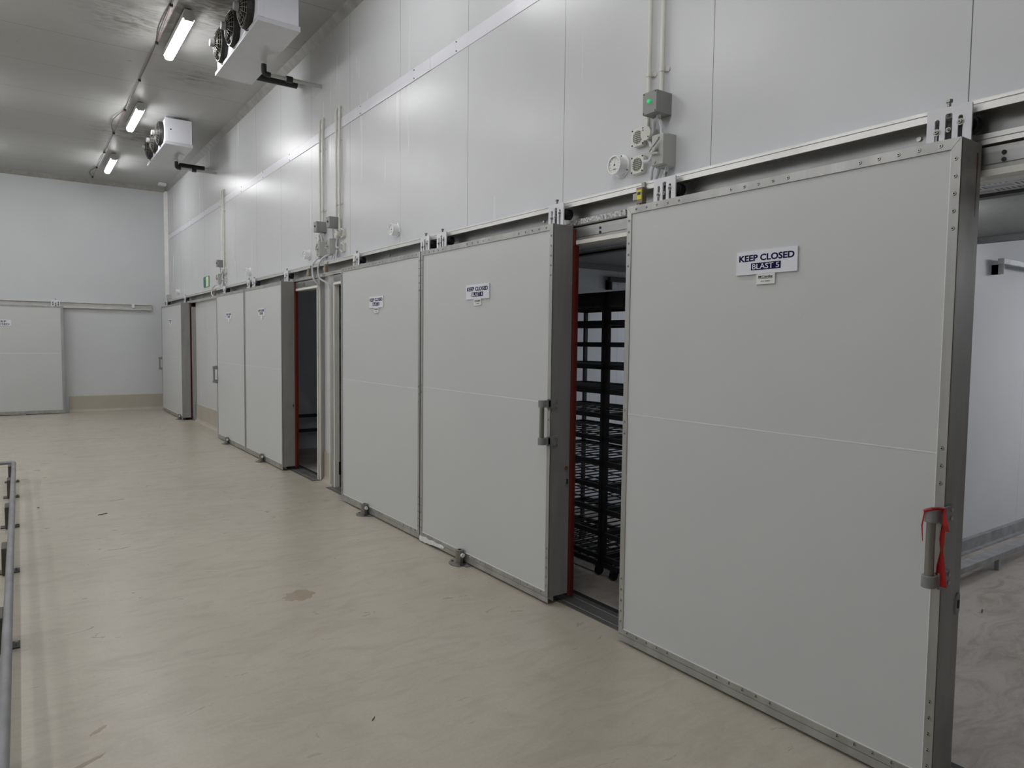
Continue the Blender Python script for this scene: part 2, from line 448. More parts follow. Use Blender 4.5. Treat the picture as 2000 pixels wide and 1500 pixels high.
# ------------------------------------------------------------------ blast rooms behind the wall
def partition(x0, x1, y0, y1):
    return struct(MB().box(x0, x1, y0, y1, 0, 2.8).build('wall_partition', 'room_wall'), 'white panelled partition between blast rooms', 'wall')
partition(W + 0.15, 10.0, 2.55, 2.65)
partition(W + 0.15, 10.0, 5.40, 5.50)
partition(W + 0.15, 10.0, 7.92, 8.06)
partition(W + 0.15, 10.0, 10.80, 10.90)
partition(W + 0.15, 10.0, -3.1, -3.0)
struct(MB().box(10.0, 10.15, -3.1, 10.9, 0, 2.8).build('wall_far', 'room_wall'), 'far white wall of the blast rooms', 'wall')
for a, b in ((-3.0, 2.55), (2.65, 5.40), (5.50, 7.92), (8.06, 10.80)):
    struct(MB().box(W + 0.15, 10.0, a, b, 2.75, 2.8).build('ceiling', 'room_wall'), 'white ceiling inside a blast room', 'ceiling')

def room_fittings(y0, y1, lab, tubes, xb, bar_x, gap, tube_mat, bar_mat, bz):
    guards = True
    yy0 = y0 + 0.03
    struct(MB().box(W + 0.15, 3.46, yy0, y1 - 0.02, 2.37, 2.385).build('trim_8', 'perf'), 'perforated metal sheet over the doorway of ' + lab, 'panel')
    struct(MB().box(3.46, 3.52, yy0, y1 - 0.02, 2.355, 2.45).build('trim_9', 'bar_black'), 'black beam behind the perforated sheet of ' + lab, 'beam')
    struct(MB().box(3.52, xb, yy0, y1 - gap, 2.50, 2.53).box(3.52, xb, yy0, y1 - 0.02, 2.58, 2.60).box(3.52, xb, y1 - 0.035, y1 - 0.02, 2.45, 2.58).build('trim_10', 'dark_panel'), 'dark grey false ceiling panel of ' + lab, 'panel')  # second and third boxes are dark sheets standing in for shade in the recess
    struct(MB().box(xb, xb + 0.06, yy0, y1 - 0.02, 2.46, 2.55).build('trim_11', 'bar_black'), 'black beam at the far edge of the false ceiling of ' + lab, 'beam')
    if bar_x:
        t = thing('wall_bar', (bar_x, y1 - 0.06, 2.30), 'bracketed galvanised tube high on the wall of ' + lab, 'rail')
        MB().box(bar_x, 9.8, y1 - 0.10, y1 - 0.05, bz, bz + 0.05).build('bar', bar_mat, t, bevel=0.004)
        MB().box(bar_x + 0.02, bar_x + 0.07, y1 - 0.05, y1, bz - 0.08, bz + 0.02).box(bar_x + 0.02, bar_x + 0.03, y1 - 0.09, y1, bz - 0.08, bz).build('bracket', bar_mat, t)
    if tubes:
        for k, xx in enumerate(tubes):
            t = thing('strip_light', (xx, (y0 + y1) / 2, 2.75), ('nearer' if k == 0 and len(tubes) > 1 else 'deeper') + ' strip light inside ' + lab, 'light', 'strip lights inside ' + lab)
            yc = (y0 + y1) / 2
            if len(tubes) > 1: yc = (2.2, 0.6)[k]
            hl = 0.25 if xx < xb else 0.6
            zl = 2.50 if xx < xb else 2.75
            MB().box(xx - 0.05, xx + 0.05, yc - hl, yc + hl, zl - 0.05, zl).build('housing', 'lamp_base', t)
            MB().box(xx - 0.045, xx + 0.045, yc - hl + 0.02, yc + hl - 0.02, zl - 0.10, zl - 0.05).build('diffuser', tube_mat, t)
    if guards:
        t = thing('floor_kerb', (6.5, y1 - 0.03, 0), 'galvanised channel at the wall foot in ' + lab, 'kerb')
        MB().box(W + 0.3, 9.9, y1 - 0.04, y1, 0.0, 0.10).box(W + 0.3, 9.9, y1 - 0.075, y1, 0.0, 0.012).build('channel', 'galv', t)
        t = thing('guide_rail', (6.5, y1 - 0.37, 0), 'raised galvanised guide rail over the floor in ' + lab, 'rail')
        MB().box(W + 0.3, 9.9, y1 - 0.40, y1 - 0.36, 0.09, 0.13).box(W + 0.3, 9.9, y1 - 0.36, y1 - 0.31, 0.124, 0.13).build('rail', 'galv', t)
        for xx in (3.6, 5.2, 6.1, 8.4):
            MB().box(xx, xx + 0.04, y1 - 0.395, y1 - 0.365, 0, 0.09).build('foot', 'galv', t)

room_fittings(-3.0, 2.55, 'the open nearest blast room', (4.3, 8.5), 5.72, 6.72, 0.25, 'room_tube', 'galv', 2.40)
room_fittings(2.65, 5.40, 'the blast room holding racks', (7.2,), 6.3, 4.95, 0.10, 'room_tube_mid', 'bar_black', 2.335)
for xx, yc, lb in ((7.5, 9.4, 'the dim far blast room'), (7.5, 6.7, 'the closed middle blast room')):  # unseen fill lamps added to brighten two rooms that were too black
    t = thing('strip_light', (xx, yc, 2.70), 'weak strip light on the ceiling of ' + lb, 'light')
    MB().box(xx - 0.05, xx + 0.05, yc - 0.6, yc + 0.6, 2.70, 2.75).build('housing', 'lamp_base', t)
    MB().box(xx - 0.045, xx + 0.045, yc - 0.58, yc + 0.58, 2.64, 2.70).build('diffuser', 'room_tube_dim', t)
# wall guard bars low in the second room
t = thing('guard_rail', (3.9, 10.72, 0), 'two low dark guard bars along the wall in the dim far room', 'rail')
for zz in (0.27, 0.50):
    MB().box(W + 0.2, 6.0, 10.70, 10.74, zz, zz + 0.05).build('bar', 'bar_black', t)
for xx in (3.3, 4.6, 5.9):
    MB().box(xx, xx + 0.04, 10.74, 10.79, 0.0, 0.56).build('bracket', 'bar_black', t)

# racks: black trolley racks of wire shelves
def make_rack(x, y, label, group):
    t = thing('storage_rack', (x, y, 0), label, 'rack', group)
    dx, dy, H = 0.66, 0.95, 2.065
    for a in (0, dx - 0.03):
        for b in (0, dy - 0.025):
            MB().box(x + a, x + a + 0.03, y + b, y + b + 0.025, 0.09, H).build('post', 'rack', t)
    ZS = [0.09, 0.14, 0.31, 0.48, 0.65, 0.825, 1.0, 1.165, 1.34, 1.515, 1.675, 1.83, 1.965]
    for i, z in enumerate(ZS):
        h = 0.10 if i == 12 else 0.034
        mb = MB().box(x, x + 0.018, y, y + dy, z, z + h).box(x + dx - 0.018, x + dx, y, y + dy, z, z + h)
        mb.box(x, x + dx, y, y + 0.018, z, z + h).box(x, x + dx, y + dy - 0.018, y + dy, z, z + h)
        n = 10
        for k in range(1, n):
            yy = y + dy * k / n
            mb.box(x, x + dx, yy - 0.006, yy + 0.006, z + 0.018, z + 0.026)
        for k in (1, 2):
            xx = x + dx * k / 3
            mb.box(xx - 0.005, xx + 0.005, y, y + dy, z + 0.010, z + 0.018)
        if i == 12:
            mb.box(x, x + dx, y, y + dy, z + 0.07, z + 0.08)
        mb.build('shelf', 'rack', t)
    for a in (0.06, dx - 0.06):
        for b in (0.07, dy - 0.07):
            MB().cyl((x + a, y + b - 0.012, 0.035), (x + a, y + b + 0.012, 0.035), 0.035, 16).box(x + a - 0.02, x + a + 0.02, y + b - 0.02, y + b + 0.02, 0.06, 0.09).build('castor', 'black', t)
    return t
def copy_thing(t, loc, label):
    c = t.copy(); COL.objects.link(c); c.location = loc; c['label'] = label
    for ch in list(t.children):
        k = ch.copy(); COL.objects.link(k); k.parent = c
        for g in list(ch.children):
            q = g.copy(); COL.objects.link(q); q.parent = k
    return c
r0 = make_rack(3.40, 2.735, 'black wire shelf rack partly hidden behind the nearest door edge', 'black wire racks in the blast rooms')
copy_thing(r0, (3.40, 3.70, 0), 'black wire shelf rack seen through the doorway beside the red seal')
copy_thing(r0, (3.80, 9.35, 0), 'black wire shelf rack standing in the dim far blast room')

# ------------------------------------------------------------------ door frames
def door_frame(y0, y1, idx, lab, flank_near=True, far_reveal='white_break'):
    """frame round an opening y0..y1; fitted on the wall face"""
    f = 0.095
    t = thing('doorframe_%d' % idx, (W, (y0 + y1) / 2, 0), 'aluminium door frame with white inner edge around ' + lab, 'door frame', None, 'structure')
    xf = 2.945
    MB().box(xf, W, y0 - f, y0 - 0.012, 0, HEAD + 0.1).build('jamb', 'alu', t, bevel=0.002)
    MB().box(xf, W, y1 + 0.012, y1 + f, 0, HEAD + 0.1).build('jamb', 'alu', t, bevel=0.002)
    MB().box(xf, W, y0 - 0.012, y1 + 0.012, HEAD + 0.012, HEAD + 0.095).build('head', 'alu', t, bevel=0.002)
    MB().box(xf - 0.006, xf, y0 + 0.02, y1 - 0.02, HEAD + 0.03, HEAD + 0.072).build('head_plate', 'rail_web', t)
    mb = MB().box(xf - 0.002, W + 0.15, y0 - 0.012, y0 + 0.012, 0, HEAD - 0.012).box(xf - 0.002, W + 0.15, y1 - 0.012, y1 + 0.012, 0, HEAD - 0.012)
    mb.box(xf - 0.002, W + 0.02, y0 - 0.012, y1 + 0.012, HEAD - 0.012, HEAD + 0.012)
    mb.build('thermal_break', 'white_break', t)
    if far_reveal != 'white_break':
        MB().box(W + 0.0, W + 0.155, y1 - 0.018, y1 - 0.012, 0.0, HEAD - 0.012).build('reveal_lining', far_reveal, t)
        MB().prism_x([(y1 - 0.020, 0.15), (y1 - 0.0185, 0.15), (y1 - 0.0185, 0.30), (y1 - 0.020, 0.30)], W - 0.01, W + 0.03).build('damaged_patch', 'hole', t)
    k = y1 - 0.24
    while k > y0:
        for zz in (HEAD + 0.038, HEAD + 0.064):
            MB().cyl((xf - 0.006, k, zz), (xf - 0.010, k, zz), 0.008, 10).build('bolt', 'hole', t)
        k -= 0.445
    MB().box(2.86, W + 0.04, y0 - 0.06, y1 + 0.06, 0.0, 0.006).build('sill_plate', 'sill', t)
    MB().box(2.895, 2.90, y0 - 0.06, y1 + 0.06, 0.006, 0.009).box(2.99, 2.995, y0 - 0.06, y1 + 0.06, 0.006, 0.009).build('sill_rib', 'galv', t)
    MB().box(W + 0.04, W + 0.085, y0 - 0.0, y1 + 0.0, 0.0, 0.004).build('threshold_gap', 'hole', t)
    return t
door_frame(*OPEN[0], 5, 'the nearest blast doorway')
door_frame(*OPEN[1], 4, 'the doorway with racks behind it')
door_frame(*OPEN[2], 3, 'the narrow gap left of the third blast door', far_reveal='galv_dark')
door_frame(*OPEN[3], 2, 'the dark doorway beside the red edged second blast door')
t = thing('doorframe_1', (W, 15.9, 0), 'aluminium frame upright behind the farthest right wall door', 'door frame', None, 'structure')
MB().box(2.945, W, 15.62, 15.80, 0, 2.44).build('jamb', 'alu', t, bevel=0.002)
MB().box(2.945, W, 15.62, 18.4, 2.36, 2.44).build('head', 'alu', t)

# ------------------------------------------------------------------ door tracks
def track_prof():
    return [(W, 2.603), (2.882, 2.603), (2.882, 2.590), (2.886, 2.588), (2.882, 2.586), (2.882, 2.560), (2.888, 2.560), (2.892, 2.574), (2.972, 2.574),
            (2.972, 2.488), (2.935, 2.488), (2.935, 2.470), (2.940, 2.468), (2.935, 2.466), (2.935, 2.448), (W, 2.448)]
for a, b, lb in ((-4.0, 7.98, 'long aluminium sliding door track over the three nearest doors'), (8.06, 18.35, 'long aluminium sliding door track over the far doors to the corner')):
    t = thing('door_track', (2.95, (a + b) / 2, 2.448), lb, 'door track', 'door tracks')
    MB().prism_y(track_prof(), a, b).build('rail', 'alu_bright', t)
    MB().box(2.9705, 2.9719, a, b, 2.489, 2.5735).box(2.893, 2.970, a, b, 2.5725, 2.5738).build('web', 'rail_web', t)  # thin darker liners colour in the shade inside the track recess
    MB().box(2.905, W, a, b, 2.603, 2.607).build('sealant_bead', 'white_paint', t)
    for k in range(int((b - a) / 1.2255)):
        yy = a + 0.5 + k * 1.2255
        MB().cyl((2.9705, yy, 2.53), (2.962, yy, 2.53), 0.010, 8).build('bolt', 'rivet', t)
tag(MB().box(2.925, 2.9349, 3.02, 3.52, 2.452, 2.486).build('frost_strip', 'frost'), 'rough glittering frosted strip on the track above the rack doorway', 'strip')
tag(MB().box(2.925, 2.9349, 8.3, 9.1, 2.452, 2.486).build('frost_strip', 'frost'), 'rough glittering frosted strip on the track above the dark far doorway', 'strip')

# ------------------------------------------------------------------ sliding doors
rivet_mesh = None
def rivet(parent, x, y, z):
    global rivet_mesh
    if rivet_mesh is None:
        o = MB().cyl((0, 0, 0), (-0.0035, 0, 0), 0.0075, 12, 0.006).cyl((-0.0035, 0, 0), (-0.0039, 0, 0), 0.0034, 8).build('rivet', 'rivet', None, smooth=False, origin=(0, 0, 0))
        rivet_mesh = o.data; rivet_mesh.materials.append(M['hole']); bpy.data.objects.remove(o)
        for p in rivet_mesh.polygons:
            if min(rivet_mesh.vertices[i].co.x for i in p.vertices) < -0.0036 or max(abs(rivet_mesh.vertices[i].co.y) for i in p.vertices) < 0.0040:
                p.material_index = 1
    o = bpy.data.objects.new('rivet', rivet_mesh); COL.objects.link(o); o.parent = parent
    o.location = Vector((x, y, z)) - world_origin(parent)

def lettering(parent, txt, yc, zc, w_, h_, mat, xs, bold=0.0, shear=0.0, name='lettering'):
    mb = text_mb(txt, w_, h_, lambda u, v, d: (xs - d, yc - u, zc + v), bold, shear)
    return mb.build(name, mat, parent)

def hanger(door, y0, full=True):
    """white slotted plate with bolts, riding on a black wheel"""
    x = 2.849; z0, z1 = DT, 2.592
    prof = [(0.0, z0 - 0.002), (0.0, z1 - 0.005), (0.0015, z1 - 0.0015), (0.005, z1), (0.150, z1), (0.1535, z1 - 0.0015), (0.155, z1 - 0.005), (0.155, z0 - 0.002)]
    for a, b, zt in ((0.110, 0.126, 2.553), (0.066, 0.090, 2.568), (0.030, 0.046, 2.553)):
        prof += [(b, z0 - 0.002), (b, zt - 0.005), (b - 0.004, zt), (a + 0.004, zt), (a, zt - 0.005), (a, z0 - 0.002)]
    hp = MB().prism_x([(y0 + a, b) for a, b in prof], x, x + 0.008).build('hanger_plate', 'white_paint', door)
    for k, (yy, zz, r) in enumerate(((0.038, 2.528, 0.014), (0.118, 2.506, 0.014), (0.078, 2.508, 0.010))):
        c = MB().cyl((x, y0 + yy, zz), (x - 0.002, y0 + yy, zz), r * 0.92, 18).cyl((x - 0.002, y0 + yy, zz), (x - 0.009, y0 + yy, zz), r * 0.6, 14, r * 0.45)
        b_ = c.build('bolt', 'bolt_steel', hp)
        MB().cyl((x - 0.0088, y0 + yy, zz), (x - 0.0094, y0 + yy, zz), r * 0.26, 6).build('socket', 'hole', b_)
    MB().cyl((x + 0.015, y0 + 0.085, 2.56), (x + 0.015, y0 + 0.085, 2.612), 0.0065, 10).cyl((x + 0.015, y0 + 0.085, 2.612), (x + 0.015, y0 + 0.085, 2.622), 0.012, 6).build('adjusting_bolt', 'steel', hp)
    MB().box(x + 0.008, x + 0.03, y0 + 0.03, y0 + 0.12, 2.46, 2.53).cyl((x + 0.02, y0 + 0.045, 2.523), (2.93, y0 + 0.045, 2.523), 0.008, 10).build('bracket', 'black', hp)
    yc = y0 + 0.028
    MB().cyl((2.888, yc, 2.524), (2.926, yc, 2.524), 0.034, 20).cyl((2.884, yc, 2.524), (2.888, yc, 2.524), 0.026, 20).build('wheel', 'black', hp)

def handle(door, ye, side, z0, z1, wrap=True):
    """ye: door edge, side=-1 near edge, +1 far edge"""
    s = -side   # direction from the edge into the door
    t = bpy.data.objects.new('handle', None); COL.objects.link(t); t.parent = door
    t.location = Vector((D, ye, z0)) - world_origin(door)
    xt = 2.708; yt = ye + s * 0.019
    MB().cyl((xt, yt, z0 + 0.02), (xt, yt, z1 - 0.02), 0.0155, 18).build('grip', 'steel', t, smooth=True)
    for za in (z0, z1 - 0.045):
        mb = MB()
        prof = []
        for i in range(17):
            a = math.pi / 2 + math.pi * i / 16
            prof.append((xt + 0.024 * math.cos(a), yt + 0.024 * math.sin(a)))
        prof = [(D - 0.001, yt + 0.024)] + prof + [(D - 0.001, yt - 0.024)]
        mb.prism_z(prof, za, za + 0.045)
        # ear wrapping onto the edge of the door
        a, b = sorted((ye - s * 0.008, ye + s * 0.0))
        mb.box(D - 0.03, D + 0.055, a, b, za - 0.008, za + 0.053)
        a, b = sorted((ye - s * 0.008, yt))
        mb.box(D - 0.022, D - 0.001, a, b, za, za + 0.045)
        mb.build('bracket', 'handle_grey', t, bevel=0.002)
        for zz in (za + 0.006, za + 0.038):
            MB().cyl((D + 0.042, ye - s * 0.008, zz), (D + 0.042, ye - s * 0.012, zz), 0.008, 12).build('screw', 'rivet', t)
    return t

def sliding_door(y0, y1, num, label, detail, name='sliding_door', handle_at=None, hz=(1.05, 1.33), seal_near=False, lock=None, plates=True, seam=1.305, rust=False):
    t = thing(name, ((D + DB) / 2, (y0 + y1) / 2, 0.0), label, 'sliding door', 'sliding cold room doors', 'thing')
    fw, ft = 0.034, 0.040
    zb = 0.052; zp = zb + 0.030
    # insulated leaf, upper and lower panel
    MB().box(D + 0.006, DB - 0.004, y0 + 0.005, y1 - 0.005, zb, seam - 0.002).build('lower_panel', 'leaf', t)
    MB().box(D + 0.006, DB - 0.004, y0 + 0.005, y1 - 0.005, seam + 0.002, DT - 0.003).build('upper_panel', 'leaf', t)
    MB().box(D + 0.005, D + 0.02, y0 + fw, y1 - fw, seam - 0.002, seam + 0.002).build('seam', 'seam', t)
    # aluminium edge profile
    MB().box(D + 0.0015, DB, y0, y0 + 0.0046, zb, DT - 0.001).build('near_edge', 'alu_side', t)
    MB().box(D + 0.0015, DB, y1 - 0.0046, y1, zb, DT - 0.001).build('far_edge', 'alu_side', t)
    MB().box(D + 0.0015, DB, y0 + 0.005, y1 - 0.005, DT - 0.003, DT - 0.0005).build('top_edge', 'alu', t)
    # mitred front frame members
    def tr(pts):
        return MB().prism_x(pts, D, D + 0.007)
    tr([(y0, zb), (y0 + fw, zp), (y0 + fw, DT - ft), (y0, DT)]).build('frame_upright', 'alu', t, bevel=0.0012)
    tr([(y1, zb), (y1 - fw, zp), (y1 - fw, DT - ft), (y1, DT)]).build('frame_upright', 'alu', t, bevel=0.0012)
    tr([(y0, DT), (y0 + fw, DT - ft), (y1 - fw, DT - ft), (y1, DT)]).build('frame_top', 'alu', t, bevel=0.0012)
    tr([(y0, zb), (y0 + fw, zp), (y1 - fw, zp), (y1, zb)]).build('frame_bottom', 'alu', t, bevel=0.0012)
    MB().box(D + 0.001, D + 0.004, y0, y1, 0.015, zb - 0.002).box(D + 0.045, D + 0.048, y0, y1, 0.02, zb).build('skirt', 'alu', t)
    MB().box(D + 0.003, D + 0.008, y0 + fw - 0.001, y1 - fw + 0.001, zp - 0.001, zp + 0.0035).build('white_bead', 'seam', t)
    MB().box(D + 0.003, D + 0.008, y0 + fw, y0 + fw + 0.0035, zp, DT - ft).build('white_bead', 'seam', t)
    if detail:
        for yy in (y0 + fw / 2, y1 - fw / 2):
            zs = [DT - 0.075 - 0.062 * k for k in range(5)] + [zp + 0.04 + 0.062 * k for k in range(5)]
            zs += [seam + 0.02, seam - 0.045, seam - 0.11]
            for zz in zs:
                rivet(t, D, yy, zz)
        for k in range(5):
            for zz in (DT - ft / 2, zp - 0.012):
                rivet(t, D, y0 + 0.07 + 0.075 * k, zz); rivet(t, D, y1 - 0.07 - 0.075 * k, zz)
                rivet(t, D, (y0 + y1) / 2 - 0.15 + 0.075 * k, zz)
    # hangers
    hanger(t, y0 + 0.008); hanger(t, y1 - 0.265)
    # red seal on the back near edge
    if seal_near:
        dp = 0.05 if num in (4, 2) else 0.019
        sl = MB().prism_z([(DB, y0 - 0.004), (DB + 0.010, y0 - 0.012), (DB + 0.019, y0 - 0.010), (DB + 0.019, y0 + 0.05), (DB, y0 + 0.06)], HEAD - 0.02, DT - 0.02)
        sl.prism_z([(DB, y0 - 0.002), (DB + dp * 0.4, y0 - 0.008), (DB + dp, y0 - 0.004), (DB + dp * 0.9, y0 + 0.05), (DB, y0 + 0.06)], 0.03, HEAD - 0.018)
        sl.build('red_seal', 'seal', t)
    if lock:
        ov = []
        for i in range(20):
            a = 2 * math.pi * i / 20
            c, s_ = math.cos(a), math.sin(a)
            ov.append((2.905 + 0.017 * c, lock + 0.042 * (1 if s_ > 0 else -1) * min(1, abs(s_) ** 0.5) + 0.0))
        mb = MB()
        n = len(ov)
        mb.add([(x, y0 - 0.004, z) for x, z in ov] + [(x, y0, z) for x, z in ov],
               [(i, (i + 1) % n, n + (i + 1) % n, n + i) for i in range(n)] + [tuple(range(n)), tuple(range(2 * n - 1, n - 1, -1))])
        pl = mb.build('lock_plate', 'galv', t)
        MB().box(2.899, 2.912, y0 - 0.006, y0 - 0.003, lock - 0.018, lock + 0.014).build('keyhole', 'hole', pl)
    if handle_at is not None:
        ye = y0 if handle_at < 0 else y1
        handle(t, ye, handle_at, hz[0], hz[1])
    if rust:
        MB().add([(2.884, y0 - 0.0006, 2.41), (2.899, y0 - 0.0006, 2.415), (2.900, y0 - 0.0006, 2.37), (2.894, y0 - 0.0006, 2.30), (2.892, y0 - 0.0006, 2.18), (2.889, y0 - 0.0006, 2.18), (2.888, y0 - 0.0006, 2.33)], [(0, 1, 2, 3, 4, 5, 6)]).build('rust_stain', 'rust', t)
    # sign
    if num is not None:
        yc, zc = SIGN[num]
        sw, sh = 0.315, 0.107
        sg = MB().box(D - 0.003, D + 0.006, yc - sw / 2, yc + sw / 2, zc - sh / 2, zc + sh / 2).build('sign', 'sign_white', t, bevel=0.0006)
        lettering(sg, 'KEEP CLOSED', yc, zc + 0.021, 0.285, 0.030, 'navy', D - 0.003, 0.032)
        MB().box(D - 0.0042, D - 0.003, yc - 0.077, yc + 0.077, zc - 0.035, zc - 0.003).build('number_band', 'navy', sg, bevel=0.0005)
        lettering(sg, 'BLAST %d' % num, yc, zc - 0.019, 0.139, 0.024, 'sign_white', D - 0.0042, 0.006)
        cp = MB().box(D - 0.002, D + 0.006, yc - 0.048, yc + 0.048, zc - sh / 2 - 0.047, zc - sh / 2 + 0.001).build('contact_plate', 'plate_white', t)
        if plates:
            zt = zc - sh / 2
            lettering(cp, 'Coastline', yc - 0.010, zt - 0.0125, 0.054, 0.011, 'ink', D - 0.002, 0.012, 0.35)
            MB().box(D - 0.0028, D - 0.002, yc + 0.020, yc + 0.037, zt - 0.017, zt - 0.010).build('emblem', 'ink', cp)
            MB().box(D - 0.0028, D - 0.002, yc - 0.037, yc + 0.037, zt - 0.0225, zt - 0.0205).build('rule_line', 'ink', cp)
            lettering(cp, '& 031 7050071', yc, zt - 0.034, 0.048, 0.0048, 'ink', D - 0.002, 0.0)
    return t

SIGN = {5: (1.944, 2.0765), 4: (4.372, 2.069), 3: (6.156, 2.066), 2: (9.973, 2.081), 1: (11.82, 2.077), 0: (17.12, 2.075)}
d5 = sliding_door(1.158, 2.837, 5, 'nearest light grey sliding door, its sign reading BLAST 5', True, handle_at=-1, hz=(0.82, 1.108), lock=0.725, seam=1.309, rust=True)
d4 = sliding_door(3.492, 5.261, 4, 'grey sliding door reading BLAST 4, left of the doorway showing racks', True, handle_at=-1, hz=(1.05, 1.335), seal_near=True, lock=0.80, seam=1.318)
d3 = sliding_door(5.274, 7.043, 3, 'grey sliding door reading BLAST 3, middle of the wall, without handle', True, seam=1.298)
d2 = sliding_door(9.069, 10.884, 2, 'distant grey sliding door with red seal and shaded edge, right of a pair', False, seal_near=True, lock=0.85, seam=1.317, plates=False)
d1 = sliding_door(10.900, 12.694, 1, 'distant grey sliding door with a handle on its left edge, left of a pair', False, handle_at=1, hz=(0.955, 1.24), seam=1.310, plates=False)
d0 = sliding_door(15.85, 18.32, 0, 'farthest sliding door of the right wall, in the corner', False, handle_at=1, hz=(0.97, 1.26), seal_near=True, seam=1.30, plates=False)

# small lock hole above the keyhole plate of the BLAST 4 door
MB().cyl((2.898, 3.492, 0.885), (2.898, 3.487, 0.885), 0.014, 14).build('lock_hole', 'rust', d4)

# torn white tape at the foot of the BLAST 4 door
mb = MB()
pts = []
for i in range(13):
    y = 5.255 - i * 0.035
    pts.append((y, 0.052 - 0.004 * math.sin(i * 1.7), 0.012 + (0.0 if i < 4 else 0.003 * (i - 3)) + random.uniform(-0.003, 0.003)))
for i in range(12):
    y, zt, z_ = pts[i]; y2, zt2, z2_ = pts[i + 1]
    xo = D - 0.006 - 0.004 * (i % 2); xo2 = D - 0.006 - 0.004 * ((i + 1) % 2)
    mb.add([(xo, y, zt), (xo2, y2, zt2), (xo2 - 0.004, y2, z2_), (xo - 0.004, y, z_), (D, y, zt), (D, y2, zt2), (D, y2, z2_), (D, y, z_)],
           [(0, 1, 2, 3), (4, 7, 6, 5), (0, 4, 5, 1), (3, 2, 6, 7), (0, 3, 7, 4), (1, 5, 6, 2)])
mb.build('torn_tape', 'foil', d4)

# red tape tied on the nearest handle
def ribbon(pts, w_, name, label):
    """pts: (x, y, z) spine with per point width along y"""
    mb = MB(); n = len(pts); vs = []
    for (x, y, z), ww in zip(pts, w_):
        vs += [(x, y - ww / 2, z), (x, y + ww / 2, z), (x + 0.0015, y + ww / 2, z), (x + 0.0015, y - ww / 2, z)]
    fs = [(0, 1, 2, 3), (4 * n - 1, 4 * n - 2, 4 * n - 3, 4 * n - 4)]
    for i in range(n - 1):
        for k in range(4):
            fs.append((4 * i + k, 4 * i + (k + 1) % 4, 4 * i + 4 + (k + 1) % 4, 4 * i + 4 + k))
    return mb.add(vs, fs)
t = thing('barrier_tape', (2.70, 1.16, 0.84), 'strip of red plastic tape tied round the handle of the nearest door', 'tape')
ribbon([(2.735, 1.146, 1.115), (2.733, 1.146, 1.06), (2.735, 1.150, 1.00), (2.733, 1.148, 0.96), (2.736, 1.150, 0.90), (2.735, 1.146, 0.825)],
       [0.012, 0.012, 0.018, 0.009, 0.028, 0.040], 'x', '').build('hanging_strip', 'tape_red', t)
ribbon([(2.728, 1.147, 1.118), (2.722, 1.140, 1.09), (2.718, 1.133, 1.06), (2.722, 1.127, 1.035)], [0.012, 0.014, 0.016, 0.012], 'x', '').build('loose_end', 'tape_red', t)
MB().tube(bez((2.682, 1.192, 1.104), (2.680, 1.17, 1.116), (2.70, 1.152, 1.118), (2.738, 1.148, 1.112), 8), 0.006, 6).build('knot', 'tape_red', t)
ribbon([(2.683, 1.190, 1.104), (2.682, 1.197, 1.05), (2.690, 1.1965, 0.99)], [0.004, 0.005, 0.002], 'x', '').build('back_strip', 'tape_red', t)

# ------------------------------------------------------------------ floor guides
for yy, lb in ((4.545, 'nearest steel floor guide post, on the floor at lower centre'), (6.355, 'second nearest steel floor guide post, left of the nearest one'),
               (9.923, 'far steel floor guide post before the red sealed distant door'), (11.911, 'far steel floor guide post before the left distant door'),
               (16.05, 'farthest small floor guide post below the corner door')):
    x = 2.728
    t = thing('floor_guide', (x, yy, 0), lb, 'floor guide', 'floor guides in front of the doors')
    pr = [(x + 0.034 * math.cos(math.pi / 8 + k * math.pi / 4), yy + 0.034 * math.sin(math.pi / 8 + k * math.pi / 4)) for k in range(8)]
    if yy > 16: pr = [(p[0], p[1]) for p in pr]
    pr = [(min(p[0], D - 0.003), p[1]) for p in pr]
    MB().prism_z(pr, 0.006, 0.108).build('post', 'steel', t, bevel=0.001)
    ov = [(x - 0.02 + 0.058 * math.cos(2 * math.pi * k / 20), yy + 0.085 * math.sin(2 * math.pi * k / 20)) for k in range(20)]
    ov = [(p[0], p[1]) for p in ov]
    MB().prism_z(ov, 0.0, 0.008).build('base_plate', 'steel', t)
    MB().box(x - 0.01, x + 0.05, yy - 0.11, yy + 0.12, 0.0005, 0.005).build('under_plate', 'galv', t)
    MB().cyl((x, yy, 0.108), (x, yy, 0.112), 0.011, 10).build('cap_screw', 'hole', t)
    for s in (-1, 1):
        MB().cyl((x - 0.025, yy + 0.063 * s, 0.008), (x - 0.025, yy + 0.063 * s, 0.011), 0.010, 10).build('screw', 'hole', t)
    MB().cyl((x - 0.002, yy - 0.040, 0.075), (x - 0.002, yy - 0.055, 0.075), 0.016, 12).build('roller', 'white_paint', t)

# ------------------------------------------------------------------ controls over each door
def conduit(y, z0, z1, label, r=0.013, top=True, xc=2.975, clips=(3.23, 3.94)):
    t = thing('conduit_pipe', (xc, y, z0), label, 'conduit', 'vertical conduits on the right wall')
    pts = [(xc, y, z0), (xc, y, z1 - 0.10)]
    pts += bez((xc, y, z1 - 0.10), (xc, y, z1 - 0.04), (xc - 0.004, y, z1), (W, y, z1 + 0.005), 6)[1:] if top else [(xc, y, z1)]
    MB().tube(pts, r, 14).build('tube', 'pvc', t, smooth=True)
    if top:
        MB().cyl((xc, y, z1 - 0.13), (xc, y, z1 - 0.07), r * 1.25, 14).build('coupling', 'pvc', t, smooth=True)
    for zz in clips:
        if z0 < zz < z1:
            MB().cyl((xc, y, zz - 0.011), (xc, y, zz + 0.011), r * 1.22, 14).cyl((W, y - 0.027, zz), (W - 0.006, y - 0.027, zz), 0.013, 12).box(W - 0.008, W, y - 0.027, y, zz - 0.010, zz + 0.010).build('clip', 'pvc', t)
    return t

